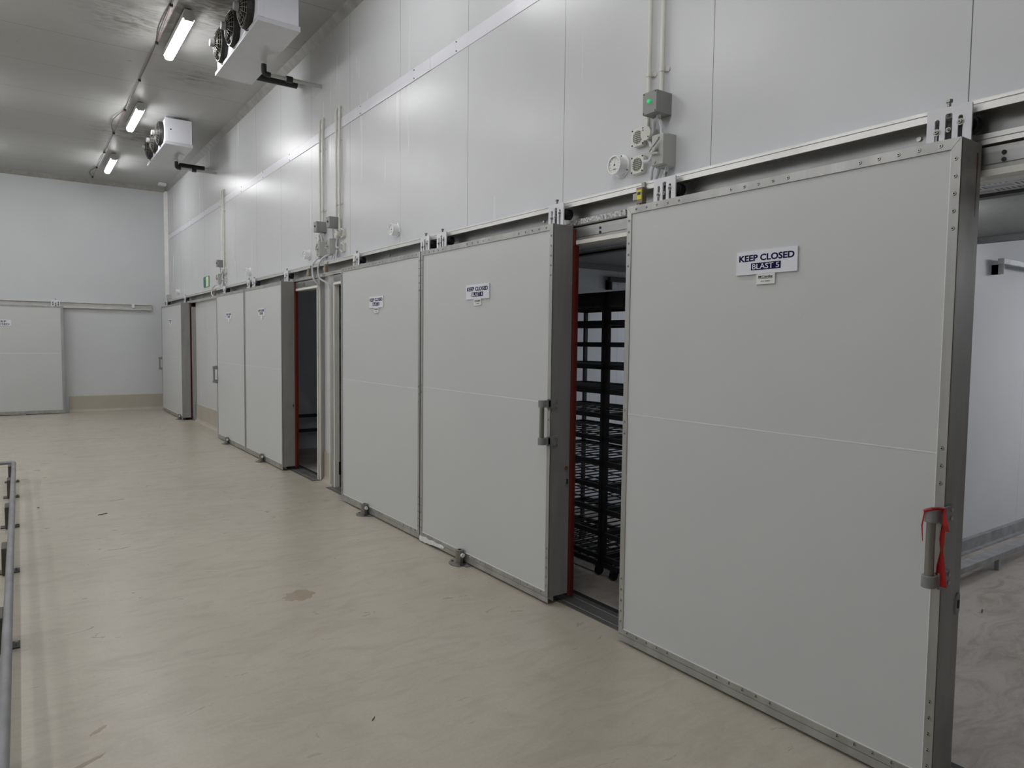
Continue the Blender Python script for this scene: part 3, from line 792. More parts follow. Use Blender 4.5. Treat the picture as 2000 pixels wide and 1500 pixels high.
def indicator_box(y, z, label, lit):
    t = thing('indicator_box', (2.94, y, z), label, 'electrical box', 'grey indicator boxes')
    MB().box(2.905, W, y - 0.052, y + 0.052, z - 0.060, z + 0.060).build('body', 'box_grey', t, bevel=0.003)
    lid = MB().box(2.878, 2.905, y - 0.052, y + 0.052, z - 0.060, z + 0.060).build('lid', 'box_grey', t, bevel=0.003)
    for a in (-1, 1):
        for b in (-1, 1):
            MB().cyl((2.878, y + a * 0.043, z + b * 0.052), (2.8765, y + a * 0.043, z + b * 0.052), 0.004, 8).build('screw', 'hole', lid)
    MB().cyl((2.940, y - 0.012, z - 0.060), (2.940, y - 0.012, z - 0.076), 0.014, 12).build('cable_gland', 'pvc', t, smooth=True)
    MB().cyl((2.878, y, z + 0.005), (2.866, y, z + 0.005), 0.012, 16, 0.009).build('indicator_lamp', 'green_led' if lit else 'green_dark', t, smooth=True)

def isolator(y, z, label):
    t = thing('isolator_switch', (2.95, y, z), label, 'switch', 'isolator switches')
    MB().box(2.93, W, y - 0.043, y + 0.043, z - 0.088, z + 0.088).build('body', 'isolator', t, bevel=0.004)
    lid = MB().box(2.897, 2.932, y - 0.043, y + 0.043, z - 0.083, z + 0.083).build('lid', 'isolator', t, bevel=0.004)
    hb = MB().cyl((2.897, y + 0.006, z), (2.872, y + 0.006, z), 0.012, 12)
    hb.add([(2.873, y + 0.045, z + 0.005), (2.873, y + 0.040, z - 0.008), (2.868, y - 0.030, z + 0.045), (2.868, y - 0.034, z + 0.057),
            (2.881, y + 0.045, z + 0.005), (2.881, y + 0.040, z - 0.008), (2.881, y - 0.030, z + 0.045), (2.881, y - 0.034, z + 0.057)],
           [(0, 1, 2, 3), (4, 7, 6, 5), (0, 4, 5, 1), (1, 5, 6, 2), (2, 6, 7, 3), (3, 7, 4, 0)])
    hb.add([(2.873, y + 0.048, z - 0.010), (2.873, y + 0.048, z - 0.020), (2.868, y - 0.030, z - 0.032), (2.868, y - 0.030, z - 0.022),
            (2.881, y + 0.048, z - 0.010), (2.881, y + 0.048, z - 0.020), (2.881, y - 0.030, z - 0.032), (2.881, y - 0.030, z - 0.022)],
           [(0, 1, 2, 3), (4, 7, 6, 5), (0, 4, 5, 1), (1, 5, 6, 2), (2, 6, 7, 3), (3, 7, 4, 0)])
    hb.build('lever', 'isolator', t)
    MB().cyl((2.897, y + 0.018, z - 0.066), (2.893, y + 0.018, z - 0.066), 0.008, 10).build('screw', 'galv', lid)

def vent(y, z, label):
    t = thing('pressure_vent', (2.975, y, z), label, 'vent', 'round grille vents')
    pr = []
    for k in range(24):
        a = 2 * math.pi * k / 24; c, s = math.cos(a), math.sin(a)
        pr.append((y + 0.052 * math.copysign(abs(c) ** 0.45, c), z + 0.052 * math.copysign(abs(s) ** 0.45, s)))
    MB().prism_x(pr, 2.968, W).build('body', 'pvc', t, bevel=0.003)
    MB().cyl((2.968, y, z), (2.9665, y, z), 0.038, 24).build('grille_opening', 'hole', t)
    g = MB()
    for k in range(-3, 4):
        hw = math.sqrt(max(0, 0.038 ** 2 - (k * 0.011) ** 2))
        g.box(2.9645, 2.9665, y + k * 0.011 - 0.0011, y + k * 0.011 + 0.0011, z - hw, z + hw)
        g.box(2.9645, 2.9665, y - hw, y + hw, z + k * 0.011 - 0.0011, z + k * 0.011 + 0.0011)
    g.build('grille', 'pvc', t)
    for a in (-1, 1):
        for b in (-1, 1):
            MB().cyl((2.968, y + a * 0.042, z + b * 0.042), (2.966, y + a * 0.042, z + b * 0.042), 0.005, 8).build('screw', 'hole', t)

def gauge(y, z, label, bright=False):
    t = thing('dial_thermometer', (2.97, y, z), label, 'thermometer', 'dial thermometers')
    MB().cyl((W, y, z), (W - 0.010, y, z), 0.068, 32).build('flange', 'gauge_white', t, bevel=0.002)
    bd = MB().cyl((W - 0.010, y, z), (W - 0.062, y, z), 0.054, 32).build('case', 'gauge_white', t, smooth=True)
    xf = W - 0.0625
    f = MB()
    n = 32
    vs = []; fs = []
    for r, xx in ((0.056, xf), (0.056, xf - 0.008), (0.048, xf - 0.008), (0.048, xf)):
        for k in range(n):
            vs.append((xx, y + r * math.cos(2 * math.pi * k / n), z + r * math.sin(2 * math.pi * k / n)))
    for j in range(3):
        for k in range(n):
            fs.append((j * n + k, j * n + (k + 1) % n, (j + 1) * n + (k + 1) % n, (j + 1) * n + k))
    f.add(vs, fs).build('bezel', 'gauge_white', t)
    dl = MB().cyl((xf + 0.002, y, z), (xf - 0.001, y, z), 0.048, n).build('dial', 'plate_white', t)
    tk = MB()
    for k in range(11):
        a = math.radians(225 - 27 * k)
        c, s = math.cos(a), math.sin(a)
        for r0_, r1_, hw in ((0.035, 0.044, 0.0011),):
            tk.add([(xf - 0.0016, y - c * r0_ + s * hw, z + s * r0_ + c * hw), (xf - 0.0016, y - c * r0_ - s * hw, z + s * r0_ - c * hw),
                    (xf - 0.0016, y - c * r1_ - s * hw, z + s * r1_ - c * hw), (xf - 0.0016, y - c * r1_ + s * hw, z + s * r1_ + c * hw)], [(0, 1, 2, 3)])
    tk.build('scale_marks', 'ink', dl)
    nd = MB()
    for ang, ln, hw in ((78, 0.040, 0.0014), (215, 0.014, 0.0022)):
        a = math.radians(ang); c, s = math.cos(a), math.sin(a)
        nd.add([(xf - 0.003, y + s * hw, z + c * hw), (xf - 0.003, y - s * hw, z - c * hw), (xf - 0.003, y - c * ln, z + s * ln)], [(0, 1, 2)])
    nd.cyl((xf - 0.001, y, z), (xf - 0.004, y, z), 0.005, 12)
    nd.box(xf - 0.003, xf - 0.0015, y - 0.012, y + 0.012, z - 0.026, z - 0.023)
    nd.build('needle', 'ink', dl)
    for k in range(3):
        a = math.radians(90 + 120 * k)
        MB().cyl((W - 0.010, y + 0.061 * math.cos(a), z + 0.061 * math.sin(a)), (W - 0.013, y + 0.061 * math.cos(a), z + 0.061 * math.sin(a)), 0.004, 8).build('screw', 'hole', t)

def junction(y, z, label):
    t = thing('junction_box', (2.96, y, z), label, 'junction box', 'round junction boxes')
    MB().cyl((W, y, z), (2.945, y, z), 0.036, 24).build('body', 'pvc', t, smooth=True)
    MB().cyl((2.945, y, z), (2.936, y, z), 0.040, 24, 0.038).build('lid', 'pvc', t, smooth=True)
    for s in (-1, 1):
        MB().cyl((2.936, y + 0.02 * s, z + 0.022 * s), (2.934, y + 0.02 * s, z + 0.022 * s), 0.004, 8).build('screw', 'hole', t)

def flex(pts, label, r=0.011, corr=0.10):
    mb = MB().tube(pts, r, 10, corr)
    tag(mb.build('flexible_conduit', 'pvc_flex', smooth=False), label, 'conduit', 'flexible conduits')

def switch(y, z, label, yellow=False):
    t = thing('limit_switch', (2.86, y, z), label, 'limit switch', 'limit switches at the track')
    MB().box(2.843, 2.878, y - 0.024, y + 0.024, z - 0.045, z + 0.045).build('body', 'brass', t, bevel=0.003)
    MB().box(2.872, 2.8805, y - 0.012, y + 0.012, z + 0.038, z + 0.075).build('bracket', 'galv', t)
    if yellow:
        MB().box(2.8420, 2.843, y - 0.018, y + 0.018, z - 0.022, z + 0.030).build('yellow_label', 'yellow', t)
        MB().box(2.8412, 2.842, y - 0.012, y + 0.012, z + 0.002, z + 0.018).build('marking', 'ink', t)
    for s in (-0.006, 0.006):
        MB().tube([(2.85, y + 0.012 + s, z - 0.045), (2.842, y + 0.022 + s, z - 0.065)], 0.003, 6).build('wire', 'white_paint', t)
    MB().box(2.847, 2.867, y + 0.026, y + 0.052, z - 0.02, z + 0.015).build('actuator', 'isolator', t)

def control_set(y, s, where, lit, top5=False, gz=2.765):
    """y = conduit feeding the box; s=+1: second conduit and vents on the far side"""
    indicator_box(y - 0.004 * s, 3.030, 'grey box with green lamp ' + where, lit)
    conduit(y, 3.09, 4.30, 'conduit entering the lamp box ' + where)
    conduit(y + s * 0.098, 2.93, 4.30, 'conduit reaching the round junction box ' + where)
    MB_y = y + s * 0.078
    junction(MB_y, 2.893, 'round cream junction box ' + where)
    isolator(y - s * 0.052, 2.768, 'light grey lever isolator ' + where)
    vent(y + s * 0.172, 2.898, 'upper square grille vent ' + where)
    vent(y + s * 0.172, 2.742, 'lower square grille vent ' + where)
    flex(bez((2.955, y + s * 0.040, 2.885), (2.930, y - s * 0.000, 2.895), (2.930, y + s * 0.025, 2.957), (2.935, y - s * 0.012, 2.950), 12) + bez((2.935, y - s * 0.012, 2.950), (2.940, y - s * 0.038, 2.943), (2.945, y - s * 0.035, 2.90), (2.950, y - s * 0.034, 2.857), 12)[1:] , 'curled conduit under lamp box ' + where, 0.010)
    flex(bez((2.965, MB_y, 2.86), (2.955, y + s * 0.03, 2.80), (2.955, y + s * 0.02, 2.72), (2.965, y + s * 0.115, 2.745), 22), 'conduit bending to lower vent ' + where, 0.010)
    flex(bez((2.97, y + s * 0.028, 2.72), (2.95, y + s * 0.06, 2.68), (2.955, y + s * 0.03, 2.66), (2.955, y + s * 0.055, 2.61), 14), 'conduit dropping beside isolator ' + where, 0.010)
    for k, dy in enumerate((-0.01, -0.07)):
        yy = y + s * dy
        flex(bez((2.955, yy, 2.68), (2.955, yy, 2.655), (2.95, yy + 0.01, 2.64), (2.945, yy + 0.02, 2.607), 8), ('near' if (k == 1) == (s > 0) else 'far') + ' short conduit under isolator ' + where, 0.010)

control_set(2.805, 1, "above the nearest door's left end", True)
control_set(7.720, -1, 'in the right half of the middle twin cluster', False)
control_set(8.145, 1, 'in the left half of the middle twin cluster', False)
control_set(13.14, -1, 'in the most distant wall cluster', False)
switch(2.83, 2.525, 'limit switch with yellow label beside the hanger of the nearest door', True)
switch(7.74, 2.515, 'brownish limit switch under the right of the double cluster')
switch(8.30, 2.510, 'brownish limit switch under the left of the double cluster')
switch(13.25, 2.515, 'distant limit switch above the left distant door')
flex(bez((2.955, 8.10, 2.68), (2.86, 8.12, 2.66), (2.85, 8.22, 2.60), (2.86, 8.17, 2.45), 16) + bez((2.86, 8.17, 2.45), (2.86, 8.13, 2.38), (2.934, 8.148, 2.37), (2.934, 8.148, 2.302), 10)[1:], 'grey cable looping over the track down to the dark doorway frame', 0.011, 0.0)
flex(bez((2.955, 7.82, 2.68), (2.85, 7.90, 2.68), (2.83, 8.0, 2.54), (2.86, 7.95, 2.42), 16) + bez((2.86, 7.95, 2.42), (2.88, 7.90, 2.37), (2.934, 7.828, 2.37), (2.934, 7.828, 2.302), 10)[1:], 'grey cable looping over the track down to the gap by the third door', 0.011, 0.0)
for yy, lb in ((8.148, 'thin conduit down the frame of the dark far doorway'), (7.828, 'thin conduit down the frame of the narrow gap left of BLAST 3')):
    tag(MB().tube([(2.934, yy, 0.03), (2.934, yy, 2.30)], 0.0085, 12).build('conduit_pipe', 'pvc', smooth=True), lb, 'conduit', 'conduits down the door frames')
flex(bez((2.955, 13.30, 2.68), (2.85, 13.45, 2.68), (2.84, 13.55, 2.52), (2.86, 13.36, 2.46), 16), 'cable looping over the track in the distant cluster', 0.011, 0.0)

for yy, lb in ((3.132, 'round white dial thermometer beside the vents of the nearest cluster'), (6.20, 'round white dial thermometer alone above the BLAST 3 door'),
               (8.70, 'round white dial thermometer left of the double cluster'), (11.45, 'round white dial thermometer above the distant door pair'),
               (17.40, 'farthest round white dial thermometer near the corner')):
    gauge(yy, 2.765, lb)

# small devices in the corner over the farthest door
t = thing('corner_sensor', (2.93, 18.45, 2.62), 'small white sensor with cables in the corner over the farthest door', 'sensor')
MB().box(2.90, W, 18.38, 18.50, 2.66, 2.74).build('housing', 'isolator', t, bevel=0.004)
MB().tube(bez((2.93, 18.42, 2.66), (2.90, 18.4, 2.58), (2.86, 18.5, 2.58), (2.87, 18.42, 2.50), 10), 0.010, 8).build('cable', 'pvc_flex', t)
MB().box(2.86, 2.93, 18.36, 18.44, 2.50, 2.57).build('switch_block', 'brass', t)

# exit sign
t = thing('exit_sign', (W, 14.56, 2.70), 'small green and white running man exit sign on the far right wall', 'sign')
MB().box(W - 0.012, W, 14.33, 14.79, 2.70, 2.905).build('plate', 'exit_green', t)
MB().box(W - 0.0125, W - 0.012, 14.34, 14.565, 2.71, 2.895).build('glow_panel', 'exit_glow', t)
xs = W - 0.0135
fig = MB()
def poly(pts, mbx, x=xs):
    mbx.add([(x, 14.56 - u, 2.80 + v) for u, v in pts], [tuple(range(len(pts)))])
poly([(0.03, 0.0), (0.09, 0.045), (0.09, 0.02), (0.19, 0.02), (0.19, -0.02), (0.09, -0.02), (0.09, -0.045)], fig)
poly([(-0.095 + 0.017 * math.cos(a * math.pi / 5), 0.062 + 0.017 * math.sin(a * math.pi / 5)) for a in range(10)], fig, xs)
fig.build('arrow', 'exit_glow', t)
man = MB()
poly([(-0.13, 0.03), (-0.10, 0.045), (-0.075, 0.03), (-0.095, -0.015), (-0.125, -0.01)], man, xs - 0.001)
poly([(-0.125, -0.01), (-0.095, -0.015), (-0.06, -0.03), (-0.06, -0.08), (-0.08, -0.08), (-0.08, -0.045), (-0.12, -0.03)], man, xs - 0.001)
poly([(-0.12, -0.01), (-0.14, -0.05), (-0.185, -0.06), (-0.18, -0.075), (-0.13, -0.065), (-0.10, -0.02)], man, xs - 0.001)
poly([(-0.13, 0.03), (-0.165, 0.0), (-0.155, -0.012), (-0.12, 0.018)], man, xs - 0.001)
poly([(-0.08, 0.03), (-0.045, 0.005), (-0.052, -0.008), (-0.088, 0.012)], man, xs - 0.001)
man.build('running_man', 'exit_green', t)

# ------------------------------------------------------------------ end wall door
t = thing('sliding_door', (-0.25, L - 0.15, 0.0), 'wide grey sliding door on the end wall, sign KEEP CLOSED on two lines', 'sliding door', 'sliding cold room doors', 'thing')
ex0, ex1, ey, eb = -1.9, 0.815, L - 0.24, L - 0.09
MB().box(ex0, ex1, ey + 0.005, eb, 0.05, 1.343).build('lower_panel', 'leaf', t)
MB().box(ex0, ex1, ey + 0.005, eb, 1.347, 2.385).build('upper_panel', 'leaf', t)
MB().box(ex0 + 0.04, ex1 - 0.04, ey + 0.003, ey + 0.02, 1.341, 1.349).build('seam', 'seam', t)
MB().box(ex1 - 0.045, ex1 + 0.003, ey, eb + 0.002, 0.05, 2.39).build('frame_upright', 'alu', t, bevel=0.001)
MB().box(ex0 - 0.003, ex0 + 0.045, ey, eb + 0.002, 0.05, 2.39).build('frame_upright', 'alu', t, bevel=0.001)
MB().box(ex0 + 0.045, ex1 - 0.045, ey, eb + 0.002, 2.35, 2.39).build('frame_top', 'alu', t, bevel=0.001)
MB().box(ex0 + 0.045, ex1 - 0.045, ey, eb + 0.002, 0.045, 0.085).build('frame_bottom', 'alu', t, bevel=0.001)
MB().box(ex0, ex1, ey + 0.001, ey + 0.004, 0.012, 0.048).build('skirt', 'alu', t)
sg = MB().box(-0.48, -0.125, ey - 0.003, ey + 0.006, 1.935, 2.06).build('sign', 'sign_white', t)
for txt, zc, ww in (('KEEP', 2.026, 0.19), ('CLOSED', 1.968, 0.29)):
    text_mb(txt, ww, 0.040, lambda u, v, d: (-0.305 + u, ey - 0.003 - d, zc + v), 0.014).build('lettering', 'navy', sg)
for hx in (0.60, -1.7):
    hp = MB().box(hx, hx + 0.17, ey + 0.02, ey + 0.028, 2.385, 2.525).build('hanger_plate', 'white_paint', t, bevel=0.003)
    for k, (dx, zz) in enumerate(((0.035, 2.45), (0.085, 2.43), (0.135, 2.45))):
        MB().box(hx + dx - 0.009, hx + dx + 0.009, ey + 0.018, ey + 0.02, zz - 0.045, zz + 0.035).build('slot', 'hole', hp)
        MB().cyl((hx + dx, ey + 0.018, zz), (hx + dx, ey + 0.010, zz), 0.012, 10).build('bolt', 'rivet', hp)
    MB().cyl((hx + 0.085, ey + 0.024, 2.525), (hx + 0.085, ey + 0.024, 2.56), 0.008, 8).build('adjusting_bolt', 'steel', hp)
    MB().cyl((hx + 0.085, ey + 0.03, 2.45), (hx + 0.085, L - 0.11, 2.45), 0.012, 10).build('axle', 'black', hp)
t = thing('door_track', (0.3, L, 2.37), 'aluminium sliding door track on the end wall', 'door track', 'door tracks')
pr = [(L, 2.50), (L - 0.10, 2.50), (L - 0.10, 2.485), (L - 0.03, 2.48), (L - 0.03, 2.405), (L - 0.075, 2.40), (L - 0.075, 2.365), (L, 2.365)]
MB().prism_x(pr, -2.5, 2.615).build('rail', 'alu_bright', t)
MB().box(2.19, 2.25, L - 0.13, L - 0.03, 2.41, 2.50).build('end_stop', 'white_paint', t, bevel=0.003)
tag(MB().box(0.0, 0.09, ey - 0.05, ey, 0.0, 0.05).build('floor_guide', 'galv', bevel=0.003), 'small floor guide below the end wall door', 'floor guide')

# ------------------------------------------------------------------ ceiling lamps
def batten(x, yc, label, group='enclosed strip lights on the hall ceiling'):
    t = thing('strip_light', (x, yc, CEIL - 0.12), label, 'light', group)
    h = 0.62
    MB().prism_y([(x - 0.044, CEIL - 0.012), (x + 0.044, CEIL - 0.012), (x + 0.060, CEIL - 0.085), (x + 0.060, CEIL - 0.112), (x - 0.060, CEIL - 0.112), (x - 0.060, CEIL - 0.085)], yc - h - 0.01, yc + h + 0.01).build('housing', 'lamp_base', t)
    MB().prism_y([(x - 0.050, CEIL - 0.113), (x + 0.050, CEIL - 0.113), (x + 0.044, CEIL - 0.142), (x + 0.026, CEIL - 0.155), (x - 0.026, CEIL - 0.155), (x - 0.044, CEIL - 0.142)], yc - h, yc + h).build('diffuser', 'tube', t)
    for s in (-1, 1):
        MB().prism_y([(x - 0.052, CEIL - 0.075), (x + 0.052, CEIL - 0.075), (x + 0.047, CEIL - 0.135), (x - 0.047, CEIL - 0.135)], yc + s * (h + 0.001) - (0.015 if s < 0 else 0), yc + s * (h + 0.001) + (0.015 if s > 0 else 0)).build('end_cap', 'lamp_base', t)
        MB().box(x - 0.03, x + 0.03, yc + s * 0.4 - 0.02, yc + s * 0.4 + 0.02, CEIL - 0.012, CEIL).build('mounting_bracket', 'lamp_base', t)
lab = {9.10: 'lit strip light nearest the camera, beside the large fan cooler', 12.80: 'lit strip light second from the camera, beside the far fan cooler', 16.45: 'lit strip light farthest away, near the end wall'}
for x in (1.60, -0.80, -3.20, -5.6):
    for yc in (1.80, 5.45, 9.10, 12.80, 16.45):
        if x == 1.60 and yc in lab:
            batten(x, yc, lab[yc])
        else:
            batten(x, yc, 'lit strip light on the hall ceiling outside the view')

# cables hung along the ceiling
clips = [(1.425, 8.47), (1.455, 9.629), (1.458, 11.138), (1.451, 12.707), (1.445, 14.244), (1.438, 15.805), (1.428, 17.294), (1.43, 18.35)]
t = thing('ceiling_cable', (1.44, 12.0, CEIL - 0.02), 'dark cable with a thin red wire clipped along the ceiling', 'cable')
full = [(1.43, -3.0), (1.42, 4.0), (1.43, 6.0)] + clips
for nm, mt, r, sg_ in (('grey_cable', 'cable_dark', 0.0045, -1), ('red_wire', 'wire_red', 0.0032, 0)):
    pts = []
    for i in range(len(full) - 1):
        (xa, ya), (xb, yb) = full[i], full[i + 1]
        bow = {3: -0.02, 4: -0.01, 5: 0.0, 6: -0.10, 7: 0.0, 8: -0.0, 9: -0.09}.get(i + 0, 0.0) if sg_ else 0.0
        for k in range(8):
            u = k / 8
            pts.append((xa + (xb - xa) * u + bow * math.sin(math.pi * u) ** 1.0 * (1.0 if nm == 'grey_cable' else 0), ya + (yb - ya) * u, CEIL - 0.010 - 0.008 * math.sin(math.pi * u)))
    pts.append((full[-1][0], full[-1][1], CEIL - 0.012))
    MB().tube(pts, r, 6).build(nm, mt, t)
for x, y in clips:
    MB().box(x - 0.016, x + 0.016, y - 0.012, y + 0.012, CEIL - 0.03, CEIL).build('clip', 'black', t)
tag(MB().box(2.72, 2.88, 18.05, 18.20, CEIL - 0.06, CEIL).build('ceiling_junction_box', 'white_paint', bevel=0.01), 'small white box on the ceiling in the far corner', 'box')

# ------------------------------------------------------------------ fan coolers
def cooler(y0, label, black_far):
    x0, x1, zb, zt, ln = 2.005, 2.405, 4.835, 5.255, 1.80
    y1 = y0 + ln
    t = thing('fan_cooler', ((x0 + x1) / 2, (y0 + y1) / 2, zb), label, 'cooling unit', 'ceiling fan coolers')
    MB().box(x0 + 0.01, x1, y0 + 0.012, y1 - 0.012, zb + 0.045, zt).build('casing', 'cooler', t, bevel=0.003)
    MB().box(x0 + 0.05, x1 - 0.002, y0, y0 + 0.012, zb + 0.045, zt - 0.002).build('end_panel', 'cooler', t, bevel=0.002)
    MB().box(x0 + 0.05, x1 - 0.002, y1 - 0.012, y1, zb + 0.045, zt - 0.002).build('end_panel', 'cooler', t, bevel=0.002)
    MB().cyl((x0 + 0.085, y0, zb + 0.24), (x0 + 0.085, y0 - 0.003, zb + 0.24), 0.012, 12).build('cable_hole', 'hole', t)
    MB().box(x0 - 0.004, x0 + 0.05, y0 - 0.004, y0 + 0.012, zb + 0.045, zt).build('corner_post', 'cooler', t, bevel=0.002)
    MB().prism_y([(x0 - 0.012, zb), (x1 + 0.012, zb - 0.012), (x1 + 0.012, zb + 0.04), (x0 - 0.012, zb + 0.04)], y0 - 0.012, y1 + 0.012).build('drip_tray', 'cooler_under', t, bevel=0.002)
    for xx in (x0 + 0.03, x1 - 0.05):
        for yy in (y0 + 0.06, y1 - 0.10):
            MB().box(xx, xx + 0.03, yy, yy + 0.04, zt, CEIL).build('mounting_bracket', 'galv', t)
    for k in range(3):
        yc = y0 + 0.36 + 0.54 * k; zc = zb + 0.235; R = 0.185
        fan = bpy.data.objects.new('fan', None); COL.objects.link(fan); fan.parent = t; fan.location = Vector((x0, yc, zc)) - world_origin(t)
        n = 36
        ringm = MB(); vs = []; fs = []
        prof = [(R + 0.012, x0 + 0.012), (R + 0.012, x0 - 0.02), (R, x0 - 0.055), (R - 0.012, x0 - 0.055), (R - 0.006, x0 - 0.02), (R - 0.006, x0 + 0.012)]
        for r, xx in prof:
            for q in range(n):
                vs.append((xx, yc + r * math.cos(2 * math.pi * q / n), zc + r * math.sin(2 * math.pi * q / n)))
        for j in range(len(prof)):
            j2 = (j + 1) % len(prof)
            for q in range(n):
                fs.append((j * n + q, j * n + (q + 1) % n, j2 * n + (q + 1) % n, j2 * n + q))
        ringm.add(vs, fs).build('ring', 'fan_black', fan)
        MB().cyl((x0 + 0.009, yc, zc), (x0 + 0.002, yc, zc), R - 0.006, n).build('throat', 'hole', fan)
        bl = MB()
        for q in range(7):
            a = 2 * math.pi * q / 7
            def P(r, da, xx):
                return (xx, yc + r * math.cos(a + da), zc + r * math.sin(a + da))
            bl.add([P(0.05, -0.15, x0 - 0.01), P(R - 0.015, -0.05, x0 - 0.012), P(R - 0.015, 0.5, x0 - 0.03), P(0.05, 0.35, x0 - 0.03),
                    P(0.05, -0.15, x0 - 0.006), P(R - 0.015, -0.05, x0 - 0.008), P(R - 0.015, 0.5, x0 - 0.026), P(0.05, 0.35, x0 - 0.026)],
                   [(0, 1, 2, 3), (4, 7, 6, 5), (0, 4, 5, 1), (1, 5, 6, 2), (2, 6, 7, 3), (3, 7, 4, 0)])
        bl.build('blades', 'fan_black', fan)
        gd = MB()
        for q in range(20):
            a = 2 * math.pi * q / 20; c, s = math.cos(a), math.sin(a)
            gd.tube([(x0 - 0.05, yc + c * (R - 0.004), zc + s * (R - 0.004)), (x0 - 0.088, yc + c * R * 0.66, zc + s * R * 0.66), (x0 - 0.10, yc + c * 0.055, zc + s * 0.055)], 0.0026, 4)
        for rr, xx in ((R * 0.92, x0 - 0.06), (R * 0.80, x0 - 0.074), (R * 0.66, x0 - 0.088), (R * 0.5, x0 - 0.094)):
            gd.tube([(xx, yc + rr * math.cos(2 * math.pi * q / 28), zc + rr * math.sin(2 * math.pi * q / 28)) for q in range(29)], 0.002, 4)
        gd.build('guard', 'fan_wire', fan)
        MB().cyl((x0 - 0.03, yc, zc), (x0 - 0.105, yc, zc), 0.058, 20).build('hub', 'fan_black', fan, smooth=True)
        MB().cyl((x0 - 0.105, yc, zc), (x0 - 0.148, yc, zc), 0.044, 20, 0.040).build('motor', 'motor', fan, smooth=True)
        MB().tube(bez((x0 - 0.02, yc + 0.02, zc - R), (x0 - 0.04, yc + 0.04, zc - R - 0.03), (x0 - 0.01, yc - 0.04, zc - R - 0.045), (x0 + 0.0, yc - 0.06, zc - R - 0.02), 8), 0.005, 6).build('cable', 'black', fan)
    # drain pipe
    yd = y0 + 1.0; xd = 2.335
    d = thing('drain_pipe', (xd, yd, 4.70), 'grey drain pipe with black elbow and coupling leaving the ' + ('far' if black_far else 'nearer') + ' fan cooler', 'pipe', 'cooler drain pipes')
    MB().cyl((xd, yd, 4.826), (xd, yd, 4.80), 0.034, 16).build('collar', 'pvc', d, smooth=True)
    MB().tube([(xd, yd, 4.80), (xd, yd, 4.735)] + bez((xd, yd, 4.735), (xd, yd, 4.705), (xd + 0.01, yd, 4.695), (xd + 0.05, yd, 4.695), 6)[1:] + [(xd + 0.07, yd, 4.695)], 0.030, 14).build('elbow', 'black', d, smooth=True)
    MB().cyl((xd + 0.07, yd, 4.695), (W, yd, 4.695), 0.021, 14).build('pipe', 'isolator', d, smooth=True)
    MB().cyl((xd + 0.25, yd, 4.695), (xd + 0.32, yd, 4.695), 0.036, 12).build('coupling', 'black', d)
    # insulated suction line
    yb = y1 - 0.12
    b = thing('insulated_pipe', (2.7, yb, 4.80), 'thick black insulated pipe between the ' + ('far' if black_far else 'nearer') + ' fan cooler and the wall', 'pipe', 'black insulated cooler pipes')
    MB().cyl((x1 + 0.001, yb, 4.895), (2.93, yb, 4.895), 0.046, 20).build('insulation', 'black', b, smooth=True)
    MB().cyl((2.93, yb, 4.895), (W, yb, 4.895), 0.032, 16).build('pipe_end', 'white_paint', b, smooth=True)
cooler(7.25, 'nearer white three fan cooler hung from the ceiling', False)
cooler(12.62, 'farther white three fan cooler hung from the ceiling', True)

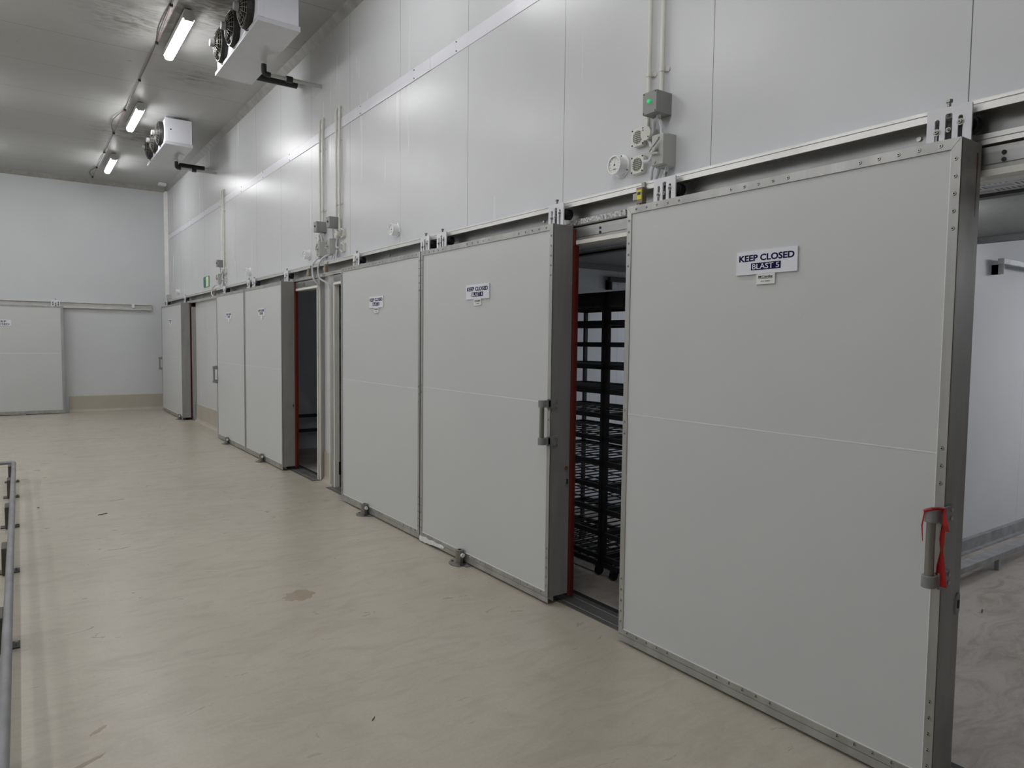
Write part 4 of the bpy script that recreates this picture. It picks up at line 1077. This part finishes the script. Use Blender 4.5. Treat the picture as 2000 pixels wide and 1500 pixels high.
# ------------------------------------------------------------------ low pipe barrier at the left
RX, RZ = -0.084, 0.20
t = thing('pipe_barrier', (RX, 4.5, 0), 'low grey pipe barrier with dark posts at the left edge', 'barrier')
MB().tube([(RX, -1.0, RZ), (RX, 10.10, RZ)] + bez((RX, 10.10, RZ), (RX, 10.17, RZ), (RX - 0.0, 10.19, RZ), (RX - 0.06, 10.20, RZ), 5)[1:] + [(-1.6, 10.24, RZ)], 0.0225, 16).build('top_rail', 'pipe_grey', t, smooth=True)
for yy in (10.0, 9.04, 7.62, 6.15, 4.64, 3.2):
    p = MB().box(RX - 0.055, RX - 0.02, yy - 0.10, yy + 0.10, 0.006, RZ + 0.0).build('post', 'post_dark', t, bevel=0.006)
    MB().box(RX - 0.09, RX + 0.05, yy - 0.05, yy + 0.05, 0.0, 0.008).build('base_plate', 'post_dark', t)
    MB().cyl((RX + 0.034, yy, 0.008), (RX + 0.034, yy, 0.022), 0.008, 6).build('anchor_bolt', 'galv', t)
MB().box(-1.56, -1.53, 10.225, 10.255, 0.0, RZ - 0.01).build('post', 'post_dark', t)

# ------------------------------------------------------------------ marks and bits on the floor
def blob(name, x, y, rx, ry, mat, label, cat, seed, rot=0.0, z=0.0008):
    rnd = random.Random(seed); n = 26; pts = []
    for k in range(n):
        a = 2 * math.pi * k / n; r = 0.72 + 0.35 * rnd.random()
        u, v = rx * r * math.cos(a), ry * r * math.sin(a)
        pts.append((x + u * math.cos(rot) - v * math.sin(rot), y + u * math.sin(rot) + v * math.cos(rot)))
    tag(MB().prism_z(pts, 0.0, z).build(name, mat), label, cat)
blob('dried_spill', 1.49, 4.55, 0.12, 0.10, 'puddle', 'faint brownish spill on the floor in front of the BLAST 4 door', 'stain', 3, 0.6)
blob('dried_spill', 0.24, 3.42, 0.05, 0.012, 'puddle', 'small brown smear on the floor at lower left', 'stain', 5, 0.7)
blob('dried_spill', 0.17, 3.17, 0.09, 0.014, 'puddle', 'longer brown smear on the floor at lower left', 'stain', 8, 0.5)
for x, y, ln, a, lb in ((0.62, 7.70, 0.085, 0.35, 'small dark stick lying on the floor at the left'), (0.118, 8.33, 0.02, 0.2, 'tiny dark crumb on the floor near the barrier end'),
                    (5.05, 1.86, 0.05, 0.3, 'dark sliver on the floor of the open blast room'), (1.26, 2.84, 0.03, 0.8, 'tiny dark chip on the floor at bottom centre')):
    c, s = math.cos(a), math.sin(a)
    pr = [(x - c * ln / 2, y - s * ln / 2), (x + c * ln / 2, y + s * ln / 2), (x + c * ln / 2 + s * 0.006, y + s * ln / 2 + c * 0.008), (x - c * ln / 2 + s * 0.004, y - s * ln / 2 + c * 0.006)]
    tag(MB().prism_z(pr, 0.0, 0.006).build('debris', 'debris'), lb, 'debris', None, 'thing')
